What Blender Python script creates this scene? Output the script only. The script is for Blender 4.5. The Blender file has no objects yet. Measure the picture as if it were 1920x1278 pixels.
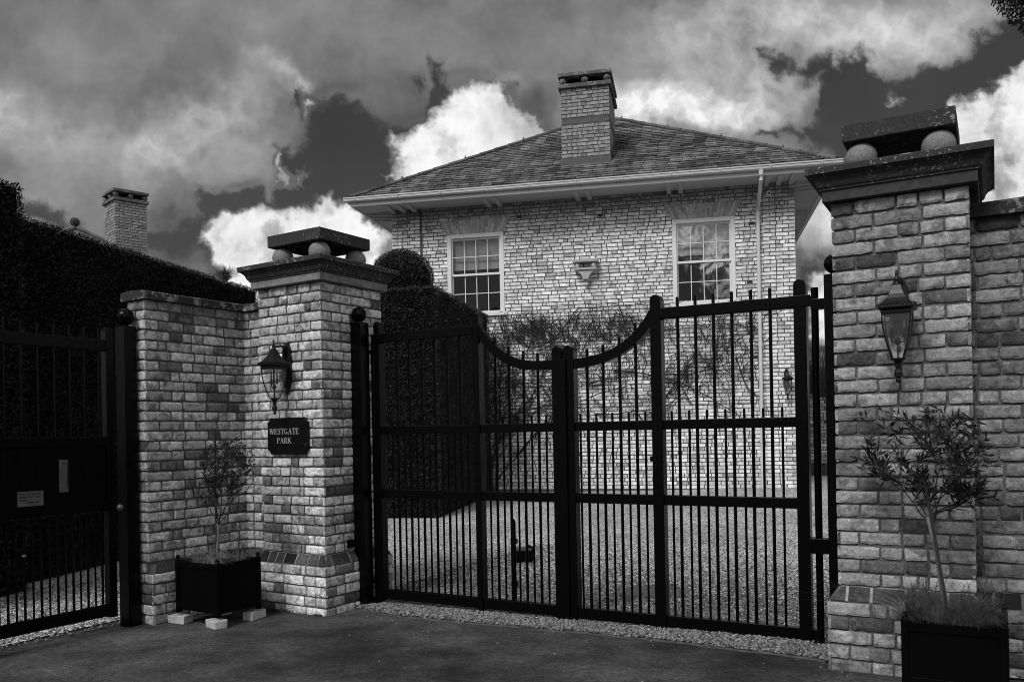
import bpy, math, random
import numpy as np
from mathutils import Vector, Matrix, noise as mnoise
R=math.radians
sc=bpy.context.scene
# ------------------------------------------------------------------ camera
H_EYE=1.51; ROLL=0.019
cam_d=bpy.data.cameras.new('camera'); cam=bpy.data.objects.new('camera',cam_d); sc.collection.objects.link(cam)
cam_d.sensor_width=36; cam_d.lens=1605/1920*36; cam_d.shift_y=(809-639)/1920; cam_d.clip_end=2000; cam_d.clip_start=.05
c_,s_=math.cos(ROLL),math.sin(ROLL)
r_=Vector((c_,0,-s_)); u_=Vector((s_,0,c_)); b_=Vector((0,-1,0))
cam.matrix_world=Matrix(((r_.x,u_.x,b_.x,0),(r_.y,u_.y,b_.y,0),(r_.z,u_.z,b_.z,H_EYE),(0,0,0,1)))
sc.camera=cam
sc.view_settings.view_transform='Standard'; sc.view_settings.look='None'; sc.view_settings.exposure=0; sc.view_settings.gamma=1
sc.cycles.use_denoising=True; sc.cycles.pixel_filter_type='BLACKMAN_HARRIS'; sc.cycles.filter_width=.95
sc.cycles.max_bounces=4; sc.cycles.transparent_max_bounces=6
# ------------------------------------------------------------------ sun
SUN=Vector((-.40,-.62,.80)).normalized()
sl=bpy.data.lights.new('sun','SUN'); so=bpy.data.objects.new('sun',sl); sc.collection.objects.link(so)
sl.energy=2.9; sl.angle=R(20); sl.color=(1,1,1)
so.rotation_euler=SUN.to_track_quat('Z','Y').to_euler()
# ------------------------------------------------------------------ sky
world=bpy.data.worlds.new('World'); sc.world=world; world.use_nodes=True
world.cycles.sampling_method='MANUAL'; world.cycles.sample_map_resolution=512
def build_world():
    nt=world.node_tree; nt.nodes.clear(); N=nt.nodes.new; Lk=nt.links.new
    out=N('ShaderNodeOutputWorld'); bg=N('ShaderNodeBackground'); Lk(bg.outputs[0],out.inputs[0]); bg.inputs[1].default_value=.1
    st=N('ShaderNodeTexSky'); st.sky_type='NISHITA'; st.sun_disc=False; st.sun_elevation=math.asin(SUN.z); st.sun_rotation=math.atan2(SUN.x,SUN.y)
    tc=N('ShaderNodeTexCoord'); n=N('ShaderNodeTexNoise'); n.inputs['Scale'].default_value=2.6; n.inputs['Detail'].default_value=5; n.inputs['Roughness'].default_value=.55; Lk(tc.outputs['Generated'],n.inputs[0])
    r=N('ShaderNodeMapRange'); r.interpolation_type='SMOOTHSTEP'; Lk(n.outputs[0],r.inputs[0])
    for i,x in zip((1,2,3,4),(.44,.62,1.0,13.)): r.inputs[i].default_value=x
    hit=Vector((.978880*.32+.204496*17.676,-.204496*.32+.978880*17.676,4.75))-Vector((0,0,H_EYE)); nrm=Vector((-.204496,-.978880*1.,0)); hit.normalize(); rd=hit-2*hit.dot(nrm.normalized())*nrm.normalized()
    dt=N('ShaderNodeVectorMath'); dt.operation='DISTANCE'; Lk(tc.outputs['Generated'],dt.inputs[0]); dt.inputs[1].default_value=rd  # added bright cloud patch behind the viewer, aimed to reflect in the right window
    n9=N('ShaderNodeTexNoise'); n9.inputs['Scale'].default_value=17; n9.inputs['Detail'].default_value=6; n9.inputs['Roughness'].default_value=.6; Lk(tc.outputs['Generated'],n9.inputs[0])
    dd=N('ShaderNodeMath'); dd.operation='MULTIPLY_ADD'; Lk(n9.outputs[0],dd.inputs[0]); dd.inputs[1].default_value=.20; Lk(dt.outputs['Value'],dd.inputs[2])
    bk=N('ShaderNodeMapRange'); bk.interpolation_type='SMOOTHSTEP'; Lk(dd.outputs[0],bk.inputs[0])
    for i,x in zip((1,2,3,4),(.150,.105,0.,22.)): bk.inputs[i].default_value=x
    rr=N('ShaderNodeMath'); rr.operation='ADD'; Lk(r.outputs[0],rr.inputs[0]); Lk(bk.outputs[0],rr.inputs[1]); r=rr
    sr=N('ShaderNodeSeparateColor'); Lk(st.outputs[0],sr.inputs[0])      # red-filter black and white: the clear sky counts little
    a=N('ShaderNodeMath'); a.operation='MULTIPLY_ADD'; Lk(sr.outputs[0],a.inputs[0]); a.inputs[1].default_value=.08; Lk(r.outputs[0],a.inputs[2])
    sx=N('ShaderNodeSeparateXYZ'); Lk(tc.outputs['Generated'],sx.inputs[0])
    g=N('ShaderNodeMapRange'); Lk(sx.outputs[2],g.inputs[0])
    for i,x in zip((1,2,3,4),(-.02,.03,.05,1.)): g.inputs[i].default_value=x
    m=N('ShaderNodeMath'); m.operation='MULTIPLY'; Lk(a.outputs[0],m.inputs[0]); Lk(g.outputs[0],m.inputs[1])
    c=N('ShaderNodeCombineColor')
    for i in range(3): Lk(m.outputs[0],c.inputs[i])
    Lk(c.outputs[0],bg.inputs[0])
build_world()
# the cloudscape ahead: a far sky dome section whose clouds are grown from layered noise
# clouds are laid out on a grid of sky directions: a = azimuth offset * 1605 + 960, b = 809 - elevation * 1605
def _grad(n,seed):
    r=np.random.default_rng(seed); a=r.uniform(0,6.2832,(n,n)); return np.cos(a),np.sin(a)
_GX,_GY=_grad(256,12)
def perlin(x,y):
    xi=np.floor(x).astype(int); yi=np.floor(y).astype(int); fx=x-xi; fy=y-yi; u=fx*fx*fx*(fx*(fx*6-15)+10); v=fy*fy*fy*(fy*(fy*6-15)+10)
    def g(i,j): a=(xi+i)&255; b=(yi+j)&255; return _GX[a,b]*(fx-i)+_GY[a,b]*(fy-j)
    return ((g(0,0)*(1-u)+g(1,0)*u)*(1-v)+(g(0,1)*(1-u)+g(1,1)*u)*v)*1.4
def fbm(x,y,scale,octv,gain=.52,off=0.,billow=False):
    s=0.; a=1.; t=0.; x=x/scale+off; y=y/scale+off*1.7
    for k in range(octv):
        n=perlin(x,y)
        if billow: n=1-2*np.abs(n)*1.3
        s=s+n*a; t+=a; a*=gain; x=x*2.03+17.3; y=y*2.03+9.1
    return s/t*(1.6 if not billow else 1.)
def sst(v,a,b):
    t=np.clip((v-a)/(b-a),0,1); return t*t*(3-2*t)
def blobs(x,y,lst,soft=1.5):
    acc=np.zeros_like(x)
    for (cx,cy,rx,ry,rot,w) in lst:
        c,s=np.cos(np.radians(rot)),np.sin(np.radians(rot)); dx=x-cx; dy=y-cy
        p=(dx*c+dy*s)/rx; q=(-dx*s+dy*c)/ry; acc=acc+w*np.exp(-(p*p+q*q)*soft)
    return acc
OPEN=[[(563,145),(590,165),(612,174),(640,166),(680,178),(692,205),(740,212),(775,224),(800,215),(812,190),(818,150),(824,108),(848,110),(846,150),(852,178),(870,160),(900,148),(940,154),(965,170),(1000,215),(1060,250),(1060,380),(740,380),(700,560),(420,560),(395,490),(370,470),(330,475),(290,452),(262,440),(262,420),(300,405),(330,420),(350,405),(372,395),(370,360),(372,332),(400,340),(440,345),(470,340),(495,350),(505,365),(520,330),(518,300),(512,272),(545,266),(585,260),(588,230),(574,205),(560,180)],
 [(1428,95),(1455,100),(1490,112),(1500,135),(1525,125),(1560,118),(1605,115),(1640,108),(1648,140),(1665,162),(1690,165),(1720,150),(1745,140),(1790,135),(1830,110),(1850,80),(1880,72),(1920,60),(2000,40),(2000,460),(1800,420),(1790,300),(1700,300),(1600,330),(1560,300),(1500,266),(1420,262),(1470,255),(1520,245),(1545,225),(1550,180),(1530,160),(1495,152),(1470,150),(1450,125)],
 [(48,362),(90,370),(130,392),(165,420),(110,412),(85,398),(55,385)],[(775,140),(800,132),(806,150),(790,165),(770,158)],[(1500,505),(1620,490),(1620,760),(1500,760)]]
WHITE=[[(735,262),(742,240),(765,250),(780,240),(815,215),(845,190),(852,165),(880,155),(905,150),(940,156),(965,170),(1010,215),(1070,250),(1070,380),(740,380),(752,320),(748,285)],
 [(378,425),(392,400),(420,392),(470,385),(500,378),(540,382),(575,372),(600,370),(625,356),(650,370),(670,385),(720,420),(780,430),(760,560),(420,560),(405,500),(395,480),(375,450)],
 [(2000,110),(1915,150),(1895,172),(1870,188),(1850,186),(1830,196),(1790,212),(1770,420),(2000,460)],
 [(522,283),(535,280),(545,305),(560,325),(582,318),(580,345),(555,345),(525,360),(507,368),(500,352),(515,330)],
 [(1515,530),(1540,512),(1620,500),(1620,660),(1515,650)],[(1500,680),(1620,675),(1620,730),(1500,730)],[(1668,196),(1680,186),(1697,192),(1700,206),(1672,208)],[(733,324),(748,318),(757,328),(745,334)],[(1530,150),(1556,152),(1548,200),(1534,190)],[(575,165),(600,172),(612,186),(592,215),(584,235),(578,200)]]
LIT=[(540,118,60,34,25,.15),(575,148,26,30,10,.18),(300,275,80,44,20,.15),(370,215,70,60,0,.07),(470,200,60,70,20,.09),(255,290,34,50,0,.05),(400,190,110,50,-20,.07),(390,240,90,70,0,.06),(-10,160,60,36,40,.17),(20,200,80,40,30,.08),(120,240,160,60,12,.08),(200,300,130,70,0,.05),(80,350,80,30,15,.04),(520,300,60,60,0,.05),(440,290,90,60,0,.04),
 (1200,212,120,42,0,.42),(1270,200,70,36,10,.28),(1340,215,90,40,5,.28),(1410,205,80,44,0,.18),(1170,185,70,34,-10,.16),(1440,235,60,26,0,.12),(1330,120,120,90,0,.13),(1460,170,80,60,10,.18),(1400,50,170,70,0,.13),(1540,50,140,70,0,.13),(1670,80,150,70,0,.18),(1620,130,70,34,0,.1),(1790,70,120,70,0,.12),(1860,20,90,50,0,.07),(1545,390,60,70,0,.26),(1580,450,40,50,0,.16),(1540,450,40,50,0,.14),(950,160,60,50,0,.07),(1240,90,80,80,0,.04)]
DARK=[(450,90,200,40,0,.03),(200,80,200,50,-8,.03),(120,140,130,30,20,.035),(330,210,130,40,-8,.03),(90,310,110,30,10,.03),(1010,215,40,55,0,.05),(1080,110,120,60,0,.02),(760,150,60,40,0,.03),(870,135,50,12,0,.05),(1540,520,60,40,0,.06),(650,155,90,14,0,.05),(460,335,50,10,0,.05),(330,390,60,30,0,.03)]
DIM=[(548,322,60,60,0,.50),(588,190,34,50,0,.42),(1540,175,34,50,0,.5),(1682,198,30,24,0,.32),(1545,560,60,50,0,.1),(420,470,60,50,0,.12),(1880,330,90,90,0,.22),(860,300,60,30,0,.0),(500,440,60,26,0,.08)]
def sdf(x,y,polys):
    best=np.full(x.shape,-1e9)
    for P in polys:
        d=np.full(x.shape,1e18); inside=np.zeros(x.shape,bool); n=len(P)
        for i in range(n):
            ax,ay=P[i]; bx,by=P[(i+1)%n]; ex,ey=bx-ax,by-ay; wx=x-ax; wy=y-ay
            t=np.clip((wx*ex+wy*ey)/(ex*ex+ey*ey),0,1); d=np.minimum(d,(wx-ex*t)**2+(wy-ey*t)**2)
            c=((ay<=y)&(y<by))|((by<=y)&(y<ay))
            if ey!=0: inside^=c&(x<ax+(y-ay)*ex/ey)
        best=np.maximum(best,np.where(inside,np.sqrt(d),-np.sqrt(d)))
    return best
def cloud_value(x,y):
    wx=fbm(x,y,110,4,off=3.)*16; wy=fbm(x,y,110,4,off=41.)*16
    fx=fbm(x,y,34,6,.62,off=11.)*13; fy=fbm(x,y,34,6,.62,off=27.)*13
    X=x+wx+fx; Y=y+wy+fy
    bil=fbm(X,Y,60,6,.55,off=5.,billow=True); fine=fbm(x+wx,y+wy,34,7,.62,off=15.); mid=fbm(x+wx,y+wy,90,6,.55,off=8.)
    sO=sdf(X,Y,OPEN)
    soft=np.clip(15+16*fbm(x,y,150,3,off=77.),5,34)
    grey_a=1-sst(sO/soft+1.0*fine+.45*mid,-1.,1.)
    sW=sdf(x+wx*.8+fx*1.1,y+wy*.8+fy*1.1,WHITE)
    wd=sW+9*(bil-.45)+5*fine
    white_a=sst(wd/np.clip(1+.9*fbm(x,y,120,3,off=91.),.5,2.2),-6,8)
    depth=np.clip(wd/26,0,1)
    wv=.30+.60*sst(depth,0,.8)+.16*(bil-.3)*depth-.34*sst(fbm(x+fx,y+fy,80,5,.55,off=55.),-.02,.62)*sst(depth,.4,1)+.09*fine
    wv=wv-.34*np.exp(-(((x-1015)/70)**2+((y-235)/60)**2))-.2*np.exp(-(((x-960)/22)**2+((y-205)/40)**2))
    wv=wv-blobs(x,y,DIM,1.)+.10*mid*depth
    wv=np.clip(wv,.13,.97)
    clear=.050+.010*fbm(x,y,260,3,off=60.)+.016*sst(y,150,420)+.035*sst(sO,26,0)*sst(fine,-.1,.9)
    lit=blobs(x+wx*2+fx,y+wy*2+fy,LIT); dk=blobs(x+wx,y+wy,DARK)
    big=fbm(x+wx*2,y*1.25+wy*2,260,6,.5,off=19.)
    gv=.190+.115*big+.034*mid+.012*fine-dk+lit*1.4*(1+.55*(bil-.5)+.16*fine+.25*mid)
    rim=sst(grey_a,1.,.6)*sst(grey_a,.05,.4)
    gv=gv+rim*(.03+.3*lit)
    gv=np.clip(gv,.055,.95)
    v=clear*(1-white_a)+wv*white_a
    return v*(1-grey_a)+gv*grey_a

def build_sky():
    def axis(lo,fa,fb,hi,fine,coarse): return np.concatenate([np.arange(lo,fa,coarse),np.arange(fa,fb,fine),np.arange(fb,hi+coarse,coarse)])
    xs=axis(-700,-30,1950,2620,2.2,12.); ys=axis(-560,-20,700,940,2.2,12.)
    X,Y=np.meshgrid(xs,ys); val=cloud_value(X,Y)
    fade=sst(X,-700,-400)*sst(X,2620,2320)*sst(Y,-560,-330)
    val=val*sst(Y,900,815)+.03*(1-sst(Y,900,815))
    d=np.stack([(X-960)/1605,np.ones_like(X),(809-Y)/1605],2); d/=np.linalg.norm(d,axis=2,keepdims=True); V=(d*1200+np.array([0,0,H_EYE])).reshape(-1,3)
    h,w=X.shape; i=np.arange(h*w).reshape(h,w); Fc=np.stack([i[:-1,:-1],i[:-1,1:],i[1:,1:],i[1:,:-1]],2).reshape(-1,4)
    me=bpy.data.meshes.new('sky'); me.vertices.add(len(V)); me.vertices.foreach_set('co',V.astype(np.float32).ravel()); me.loops.add(Fc.size); me.loops.foreach_set('vertex_index',Fc.astype(np.int32).ravel())
    me.polygons.add(len(Fc)); me.polygons.foreach_set('loop_start',np.arange(0,Fc.size,4,dtype=np.int32))
    for nm,arr in (('cloud',val),('cover',fade)): at=me.attributes.new(nm,'FLOAT','POINT'); at.data.foreach_set('value',arr.ravel().astype(np.float32))
    me.update(calc_edges=True)
    m=bpy.data.materials.new('cloudy_sky'); m.use_nodes=True; nt=m.node_tree; nt.nodes.clear(); N=nt.nodes.new
    o=N('ShaderNodeOutputMaterial'); e=N('ShaderNodeEmission'); a=N('ShaderNodeAttribute'); a.attribute_name='cloud'; f=N('ShaderNodeAttribute'); f.attribute_name='cover'
    tr=N('ShaderNodeBsdfTransparent'); mx=N('ShaderNodeMixShader'); cc=N('ShaderNodeCombineColor')
    for k in range(3): nt.links.new(a.outputs['Fac'],cc.inputs[k])
    nt.links.new(cc.outputs[0],e.inputs[0]); nt.links.new(f.outputs['Fac'],mx.inputs[0]); nt.links.new(tr.outputs[0],mx.inputs[1]); nt.links.new(e.outputs[0],mx.inputs[2]); nt.links.new(mx.outputs[0],o.inputs[0])
    m.cycles.emission_sampling='NONE'; me.materials.append(m)
    ob=bpy.data.objects.new('sky',me); sc.collection.objects.link(ob); ob['kind']='structure'
build_sky()
# ------------------------------------------------------------------ materials
def mat(name,base=.3,rough=.8,spec=.3,n_scale=0,n_amt=0,bump=0,bump_scale=60,metal=0,extra=None):
    m=bpy.data.materials.new(name); m.use_nodes=True; nt=m.node_tree; p=nt.nodes['Principled BSDF']; N=nt.nodes.new; Lk=nt.links.new
    p.inputs['Roughness'].default_value=rough; p.inputs['Specular IOR Level'].default_value=spec; p.inputs['Metallic'].default_value=metal
    p.inputs['Base Color'].default_value=(base,base,base,1)
    tc=N('ShaderNodeTexCoord')
    if n_scale:
        n=N('ShaderNodeTexNoise'); n.inputs['Scale'].default_value=n_scale; n.inputs['Detail'].default_value=8; n.inputs['Roughness'].default_value=.6; Lk(tc.outputs['Object'],n.inputs[0])
        r=N('ShaderNodeMapRange'); Lk(n.outputs[0],r.inputs[0]); r.inputs[1].default_value=.25; r.inputs[2].default_value=.75
        r.inputs[3].default_value=base*(1-n_amt); r.inputs[4].default_value=base*(1+n_amt); c=N('ShaderNodeCombineColor')
        for i in range(3): Lk(r.outputs[0],c.inputs[i])
        Lk(c.outputs[0],p.inputs['Base Color'])
    if bump:
        n=N('ShaderNodeTexNoise'); n.inputs['Scale'].default_value=bump_scale; n.inputs['Detail'].default_value=6; Lk(tc.outputs['Object'],n.inputs[0])
        b=N('ShaderNodeBump'); b.inputs['Strength'].default_value=1; b.inputs['Distance'].default_value=bump; Lk(n.outputs[0],b.inputs['Height']); Lk(b.outputs[0],p.inputs['Normal'])
    return m
class NT:
    def __init__(s,m): s.nt=m.node_tree; s.p=s.nt.nodes['Principled BSDF']
    def N(s,t,**k):
        n=s.nt.nodes.new(t)
        for a,b in k.items(): setattr(n,a,b)
        return n
    def L(s,a,b): s.nt.links.new(a,b)
    def math(s,op,a,b=None,c=None):
        n=s.N('ShaderNodeMath',operation=op)
        for i,v in enumerate((a,b,c)):
            if v is None: continue
            if isinstance(v,(int,float)): n.inputs[i].default_value=v
            else: s.L(v,n.inputs[i])
        return n.outputs[0]
    def noise(s,scale,detail=6,rough=.55,w=None,vec=None,stretch=None):
        if vec is None:
            vec=s.N('ShaderNodeTexCoord').outputs['Object']
        if stretch:
            m=s.N('ShaderNodeMapping'); s.L(vec,m.inputs[0]); m.inputs['Scale'].default_value=stretch; vec=m.outputs[0]
        n=s.N('ShaderNodeTexNoise'); n.inputs['Scale'].default_value=scale; n.inputs['Detail'].default_value=detail; n.inputs['Roughness'].default_value=rough
        if w is not None: n.noise_dimensions='4D'; s.L(w,n.inputs['W'])
        s.L(vec,n.inputs['Vector']); return n.outputs['Fac']
    def ramp(s,v,a,b,o0,o1,smooth=True):
        n=s.N('ShaderNodeMapRange'); 
        if smooth: n.interpolation_type='SMOOTHSTEP'
        s.L(v,n.inputs[0])
        for i,x in zip((1,2,3,4),(a,b,o0,o1)): n.inputs[i].default_value=x
        return n.outputs[0]
    def grey(s,v):
        c=s.N('ShaderNodeCombineColor')
        for i in range(3): s.L(v,c.inputs[i])
        return c.outputs[0]
    def bump(s,h,dist,strength=1):
        b=s.N('ShaderNodeBump'); b.inputs['Strength'].default_value=strength; b.inputs['Distance'].default_value=dist; s.L(h,b.inputs['Height']); s.L(b.outputs[0],s.p.inputs['Normal'])
def brick_mat(name,lo,hi,contrast=1.,scale=1.,bumpd=.004,stain=None):
    m=mat(name,.3,.9,.15); t=NT(m)
    a=t.N('ShaderNodeAttribute',attribute_name='tone'); tone=a.outputs['Fac']
    w=t.math('MULTIPLY',tone,37.)
    base=t.ramp(tone,0.,1.,lo,hi,False)
    n1=t.noise(9*scale,5,.68,w); n2=t.noise(30*scale,6,.7,w); n3=t.noise(140*scale,4,.65); n4=t.noise(16*scale,5,.7,w)
    patch=t.ramp(n1,.49,.60,0.,1.); patch2=t.ramp(n4,.60,.64,0.,1.); pit=t.ramp(n2,.31,.37,1.,0.)
    v=t.math('MULTIPLY',base,t.math('MULTIPLY_ADD',patch,-.42*contrast,1.14))       # fired face worn through in patches
    v=t.math('MULTIPLY',v,t.math('MULTIPLY_ADD',patch2,.45*contrast,1.))
    v=t.math('MULTIPLY',v,t.ramp(n2,.3,.7,1-.42*contrast,1+.42*contrast,False))
    v=t.math('MULTIPLY',v,t.ramp(n3,.3,.7,.74,1.26,False))
    v=t.math('MULTIPLY',v,t.math('MAXIMUM',t.math('MULTIPLY_ADD',pit,-.65*contrast,1.),.15))
    v=t.math('MAXIMUM',v,.01)
    v=t.math('MULTIPLY',v,t.ramp(t.noise(.9,4,.6,stretch=(1,1,.55)),.35,.65,.84,1.12,False))
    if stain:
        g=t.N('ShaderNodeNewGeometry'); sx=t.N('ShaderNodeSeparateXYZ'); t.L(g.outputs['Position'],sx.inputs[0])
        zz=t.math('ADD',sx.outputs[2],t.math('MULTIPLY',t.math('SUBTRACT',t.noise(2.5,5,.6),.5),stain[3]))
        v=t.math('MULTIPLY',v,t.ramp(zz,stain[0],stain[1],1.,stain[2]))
    t.L(t.grey(v),t.p.inputs['Base Color'])
    t.bump(t.math('ADD',t.math('ADD',n2,t.math('MULTIPLY',n3,.35)),t.math('MULTIPLY',patch,-.35)),bumpd)
    return m
M={}
M['brick']=brick_mat('weathered_brick',.07,.55,1.35,bumpd=.0055)
M['brick_left_wall']=brick_mat('streaked_garden_wall_brick',.075,.48,1.35,bumpd=.0055,stain=(2.36,2.66,.40,.75))
M['brick_right']=brick_mat('weathered_brick_vignetted',.048,.30,1.2,bumpd=.005)  # weathered brick, colour darkened to carry the vignette on the right
M['brick_wall_right']=brick_mat('garden_wall_brick_vignetted',.032,.20,1.2,bumpd=.005)  # vignette darkening put into this wall's brick colour
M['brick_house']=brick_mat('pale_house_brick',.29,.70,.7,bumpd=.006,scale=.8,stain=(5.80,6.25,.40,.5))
M['brick_dark']=brick_mat('dark_plinth_brick',.008,.085,1.,bumpd=.01)
M['mortar']=mat('mortar',.105,.95,.1,24,.55,.012,110)
M['mortar_house']=mat('house_mortar',.085,.95,.1,6,.4,.004,60)
M['stone']=mat('dark_cast_stone',.045,.9,.15,55,.55,.004,130)
def lichen(name,base,amt=.62,spot=.30,sc1=26):
    m=mat(name,base,.9,.15); t=NT(m)
    n1=t.noise(sc1,6,.65); n2=t.noise(5,4,.5); n3=t.noise(150,4,.6)
    v=t.ramp(n3,.3,.7,base*.55,base*1.45,False)
    k=t.math('MULTIPLY',t.ramp(n1,amt,amt+.03,0.,1.),t.ramp(n2,.42,.6,0.,1.))
    v=t.math('ADD',v,t.math('MULTIPLY',k,spot)); t.L(t.grey(v),t.p.inputs['Base Color']); t.bump(n3,.004); return m
M['stone']=lichen('dark_cast_stone',.036,.57,.18,50)
M['coping']=lichen('lichened_coping',.030,.50,.17,18)
M['fascia_stone']=mat('stained_stone_fascia',.17,.9,.15,11,.5,.004,120)
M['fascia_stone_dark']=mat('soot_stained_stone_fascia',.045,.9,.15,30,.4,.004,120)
M['ball_stone']=mat('pale_stone',.17,.85,.2,90,.45,.003,160)
M['iron']=mat('black_gate_paint',.0014,.24,.10,0,0,.0007,40)
M['wood_black']=mat('black_painted_timber',.0016,.26,.11,0,0,.0016,26)
M['lamp_black']=mat('black_lamp_metal',.004,.4,.3,0,0,.001,90)
M['planter']=mat('black_planter_paint',.0012,.5,.06,0,0,.001,30)
M['white_paint']=mat('off_white_paint',.62,.55,.3,4,.06)
M['soffit']=mat('soffit_paint',.40,.7,.2,3,.08)
M['gutter']=mat('grey_gutter',.52,.5,.3,5,.08)
M['pipe']=mat('grey_downpipe',.50,.55,.3,5,.1)
M['lead']=mat('lead_flashing',.07,.6,.3,8,.3)
M['blind']=mat('roller_blind',.42,.9,.1)
M['dark']=mat('dark_interior',.01,.9,.1)
M['hedge']=mat('yew_leaves',.012,.5,.25,45,.85)
M['topiary']=mat('topiary_leaves',.026,.5,.3,30,.8)
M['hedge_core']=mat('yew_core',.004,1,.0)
M['olive_leaf']=mat('olive_leaves',.016,.5,.2,9,.45)
M['bark']=mat('olive_bark',.11,.9,.1,40,.4,.002,120)
M['bark_pale']=mat('pale_cane_bark',.20,.85,.1,40,.3)
M['twig']=mat('creeper_wood',.028,.9,.1,6,.6)
M['soil']=mat('potting_soil',.015,1,.05,30,.5,.01,60)
M['straw']=mat('dry_grass',.15,.8,.1,25,.6)
M['lavender']=mat('lavender_leaves',.055,.8,.1,25,.5)
M['pale_brick']=mat('pale_loose_brick',.36,.9,.1,18,.25,.003,80)
M['sign']=mat('slate_sign',.003,.25,.25,0,0,.0012,18)
M['letter']=mat('sign_lettering',.26,.7,.2,60,.4)
M['paper']=mat('paper_notice',.10,.8,.1)
M['ink']=mat('ink',.004,.9,0)
M['steel']=mat('letter_plate_steel',.075,.4,.4,12,.3)
M['chrome']=mat('worn_chrome',.12,.4,.5,metal=.5)
M['twine']=mat('twig_bare',.03,.9,.1)
def make_sign_mat():
    t=NT(M['sign']); n=t.noise(30,8,.7,stretch=(1,1,.35)); v=t.ramp(n,.62,.68,.004,.05); t.L(t.grey(v),t.p.inputs['Base Color'])
make_sign_mat()
def tile_mat():
    m=mat('slate_roof_tiles',.05,.85,.2); t=NT(m); a=t.N('ShaderNodeAttribute',attribute_name='tone').outputs['Fac']
    v=t.ramp(a,0,1,.04,.19,False); n=t.noise(1.1,6,.65); n2=t.noise(35,5,.6)
    v=t.math('MULTIPLY',v,t.ramp(n2,.3,.7,.6,1.4,False)); v=t.math('MULTIPLY',v,t.ramp(n,.4,.62,1.15,.6))
    k=t.math('MULTIPLY',t.ramp(t.noise(16,6,.7),.62,.66,0.,1.),t.ramp(t.noise(.8,4,.5),.5,.62,0.,1.))
    v=t.math('ADD',v,t.math('MULTIPLY',k,.12)); t.L(t.grey(v),t.p.inputs['Base Color']); t.bump(n2,.006); return m
M['tile']=tile_mat()
def arch_mat():
    m=mat('gauged_arch_brick',.4,.85,.1); t=NT(m); a=t.N('ShaderNodeAttribute',attribute_name='tone').outputs['Fac']
    v=t.ramp(a,0,1,.30,.58,False); v=t.math('MULTIPLY',v,t.ramp(t.noise(18,5,.6),.3,.7,.75,1.2,False)); t.L(t.grey(v),t.p.inputs['Base Color']); return m
M['arch']=arch_mat()
def asphalt():
    m=mat('asphalt',.03,.9,.25); t=NT(m)
    n1=t.noise(.55,6,.6); n2=t.noise(90,4,.7); n3=t.noise(260,3,.7); n4=t.noise(2.2,6,.65)
    v=t.ramp(n1,.38,.62,.016,.085,False); n5=t.noise(24,8,.8); v=t.math('MULTIPLY',v,t.ramp(n5,.34,.66,.35,1.8,False)); v=t.math('MULTIPLY',v,t.ramp(n2,.3,.7,.5,1.55,False)); v=t.math('MULTIPLY',v,t.ramp(n4,.35,.7,.7,1.35,False))
    chips=t.ramp(n3,.62,.70,0.,.22); v=t.math('ADD',v,chips)
    # scattered pale grit
    vo=t.N('ShaderNodeTexVoronoi'); vo.inputs['Scale'].default_value=9; t.L(t.N('ShaderNodeTexCoord').outputs['Object'],vo.inputs['Vector'])
    v=t.math('ADD',v,t.ramp(vo.outputs['Distance'],.03,.05,.10,0.))
    t.L(t.grey(v),t.p.inputs['Base Color']); t.bump(t.math('ADD',t.math('MULTIPLY',n5,2.2),t.math('ADD',n2,n3)),.011); return m
M['asphalt']=asphalt()
def gravel():
    m=mat('gravel',.3,.85,.2); t=NT(m); co=t.N('ShaderNodeTexCoord').outputs['Object']
    def vor(scale,feat='F1'):
        vo=t.N('ShaderNodeTexVoronoi',feature=feat); vo.inputs['Scale'].default_value=scale; t.L(co,vo.inputs['Vector']); return vo
    v1=vor(52); v2=vor(90)
    sp=t.N('ShaderNodeSeparateColor'); t.L(v1.outputs['Color'],sp.inputs[0])
    v=t.ramp(sp.outputs[0],0,1,.22,1.1,False)
    edge=t.ramp(v1.outputs['Distance'],.35,.75,1.,.10); v=t.math('MULTIPLY',v,edge)
    v=t.math('MULTIPLY',v,t.ramp(v2.outputs['Distance'],.1,.6,1.15,.7))
    v=t.math('MULTIPLY',v,t.ramp(t.noise(.7,5,.6),.35,.65,.8,1.15,False))
    t.L(t.grey(v),t.p.inputs['Base Color'])
    h=t.math('SUBTRACT',1.,v1.outputs['Distance']); t.bump(h,.012); return m
M['gravel']=gravel()
M['stone_chip']=mat('gravel_stones',.22,.85,.2)
def chip_mat():
    t=NT(M['stone_chip']); a=t.N('ShaderNodeAttribute',attribute_name='tone').outputs['Fac']; t.L(t.grey(t.ramp(a,0,1,.03,.27,False)),t.p.inputs['Base Color'])
chip_mat()
def glass(name,refl,rough=0.0,tint=1.):
    m=bpy.data.materials.new(name); m.use_nodes=True; nt=m.node_tree; nt.nodes.clear(); N=nt.nodes.new
    o=N('ShaderNodeOutputMaterial'); g=N('ShaderNodeBsdfGlossy'); g.inputs['Roughness'].default_value=rough; tr=N('ShaderNodeBsdfTransparent'); tr.inputs[0].default_value=(tint,tint,tint,1)
    mx=N('ShaderNodeMixShader'); mx.inputs[0].default_value=refl; nt.links.new(tr.outputs[0],mx.inputs[1]); nt.links.new(g.outputs[0],mx.inputs[2]); nt.links.new(mx.outputs[0],o.inputs[0])
    if rough==0:
        n=N('ShaderNodeTexNoise'); n.inputs['Scale'].default_value=2.2; b=N('ShaderNodeBump'); b.inputs['Distance'].default_value=.004; tcn=N('ShaderNodeTexCoord'); nt.links.new(tcn.outputs['Object'],n.inputs[0])
        nt.links.new(n.outputs[0],b.inputs['Height']); nt.links.new(b.outputs[0],g.inputs['Normal'])
    return m
M['glass']=glass('window_glass',.11,0.,.9)
M['lamp_glass']=glass('lamp_glass',.09,.45,.9)
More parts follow.
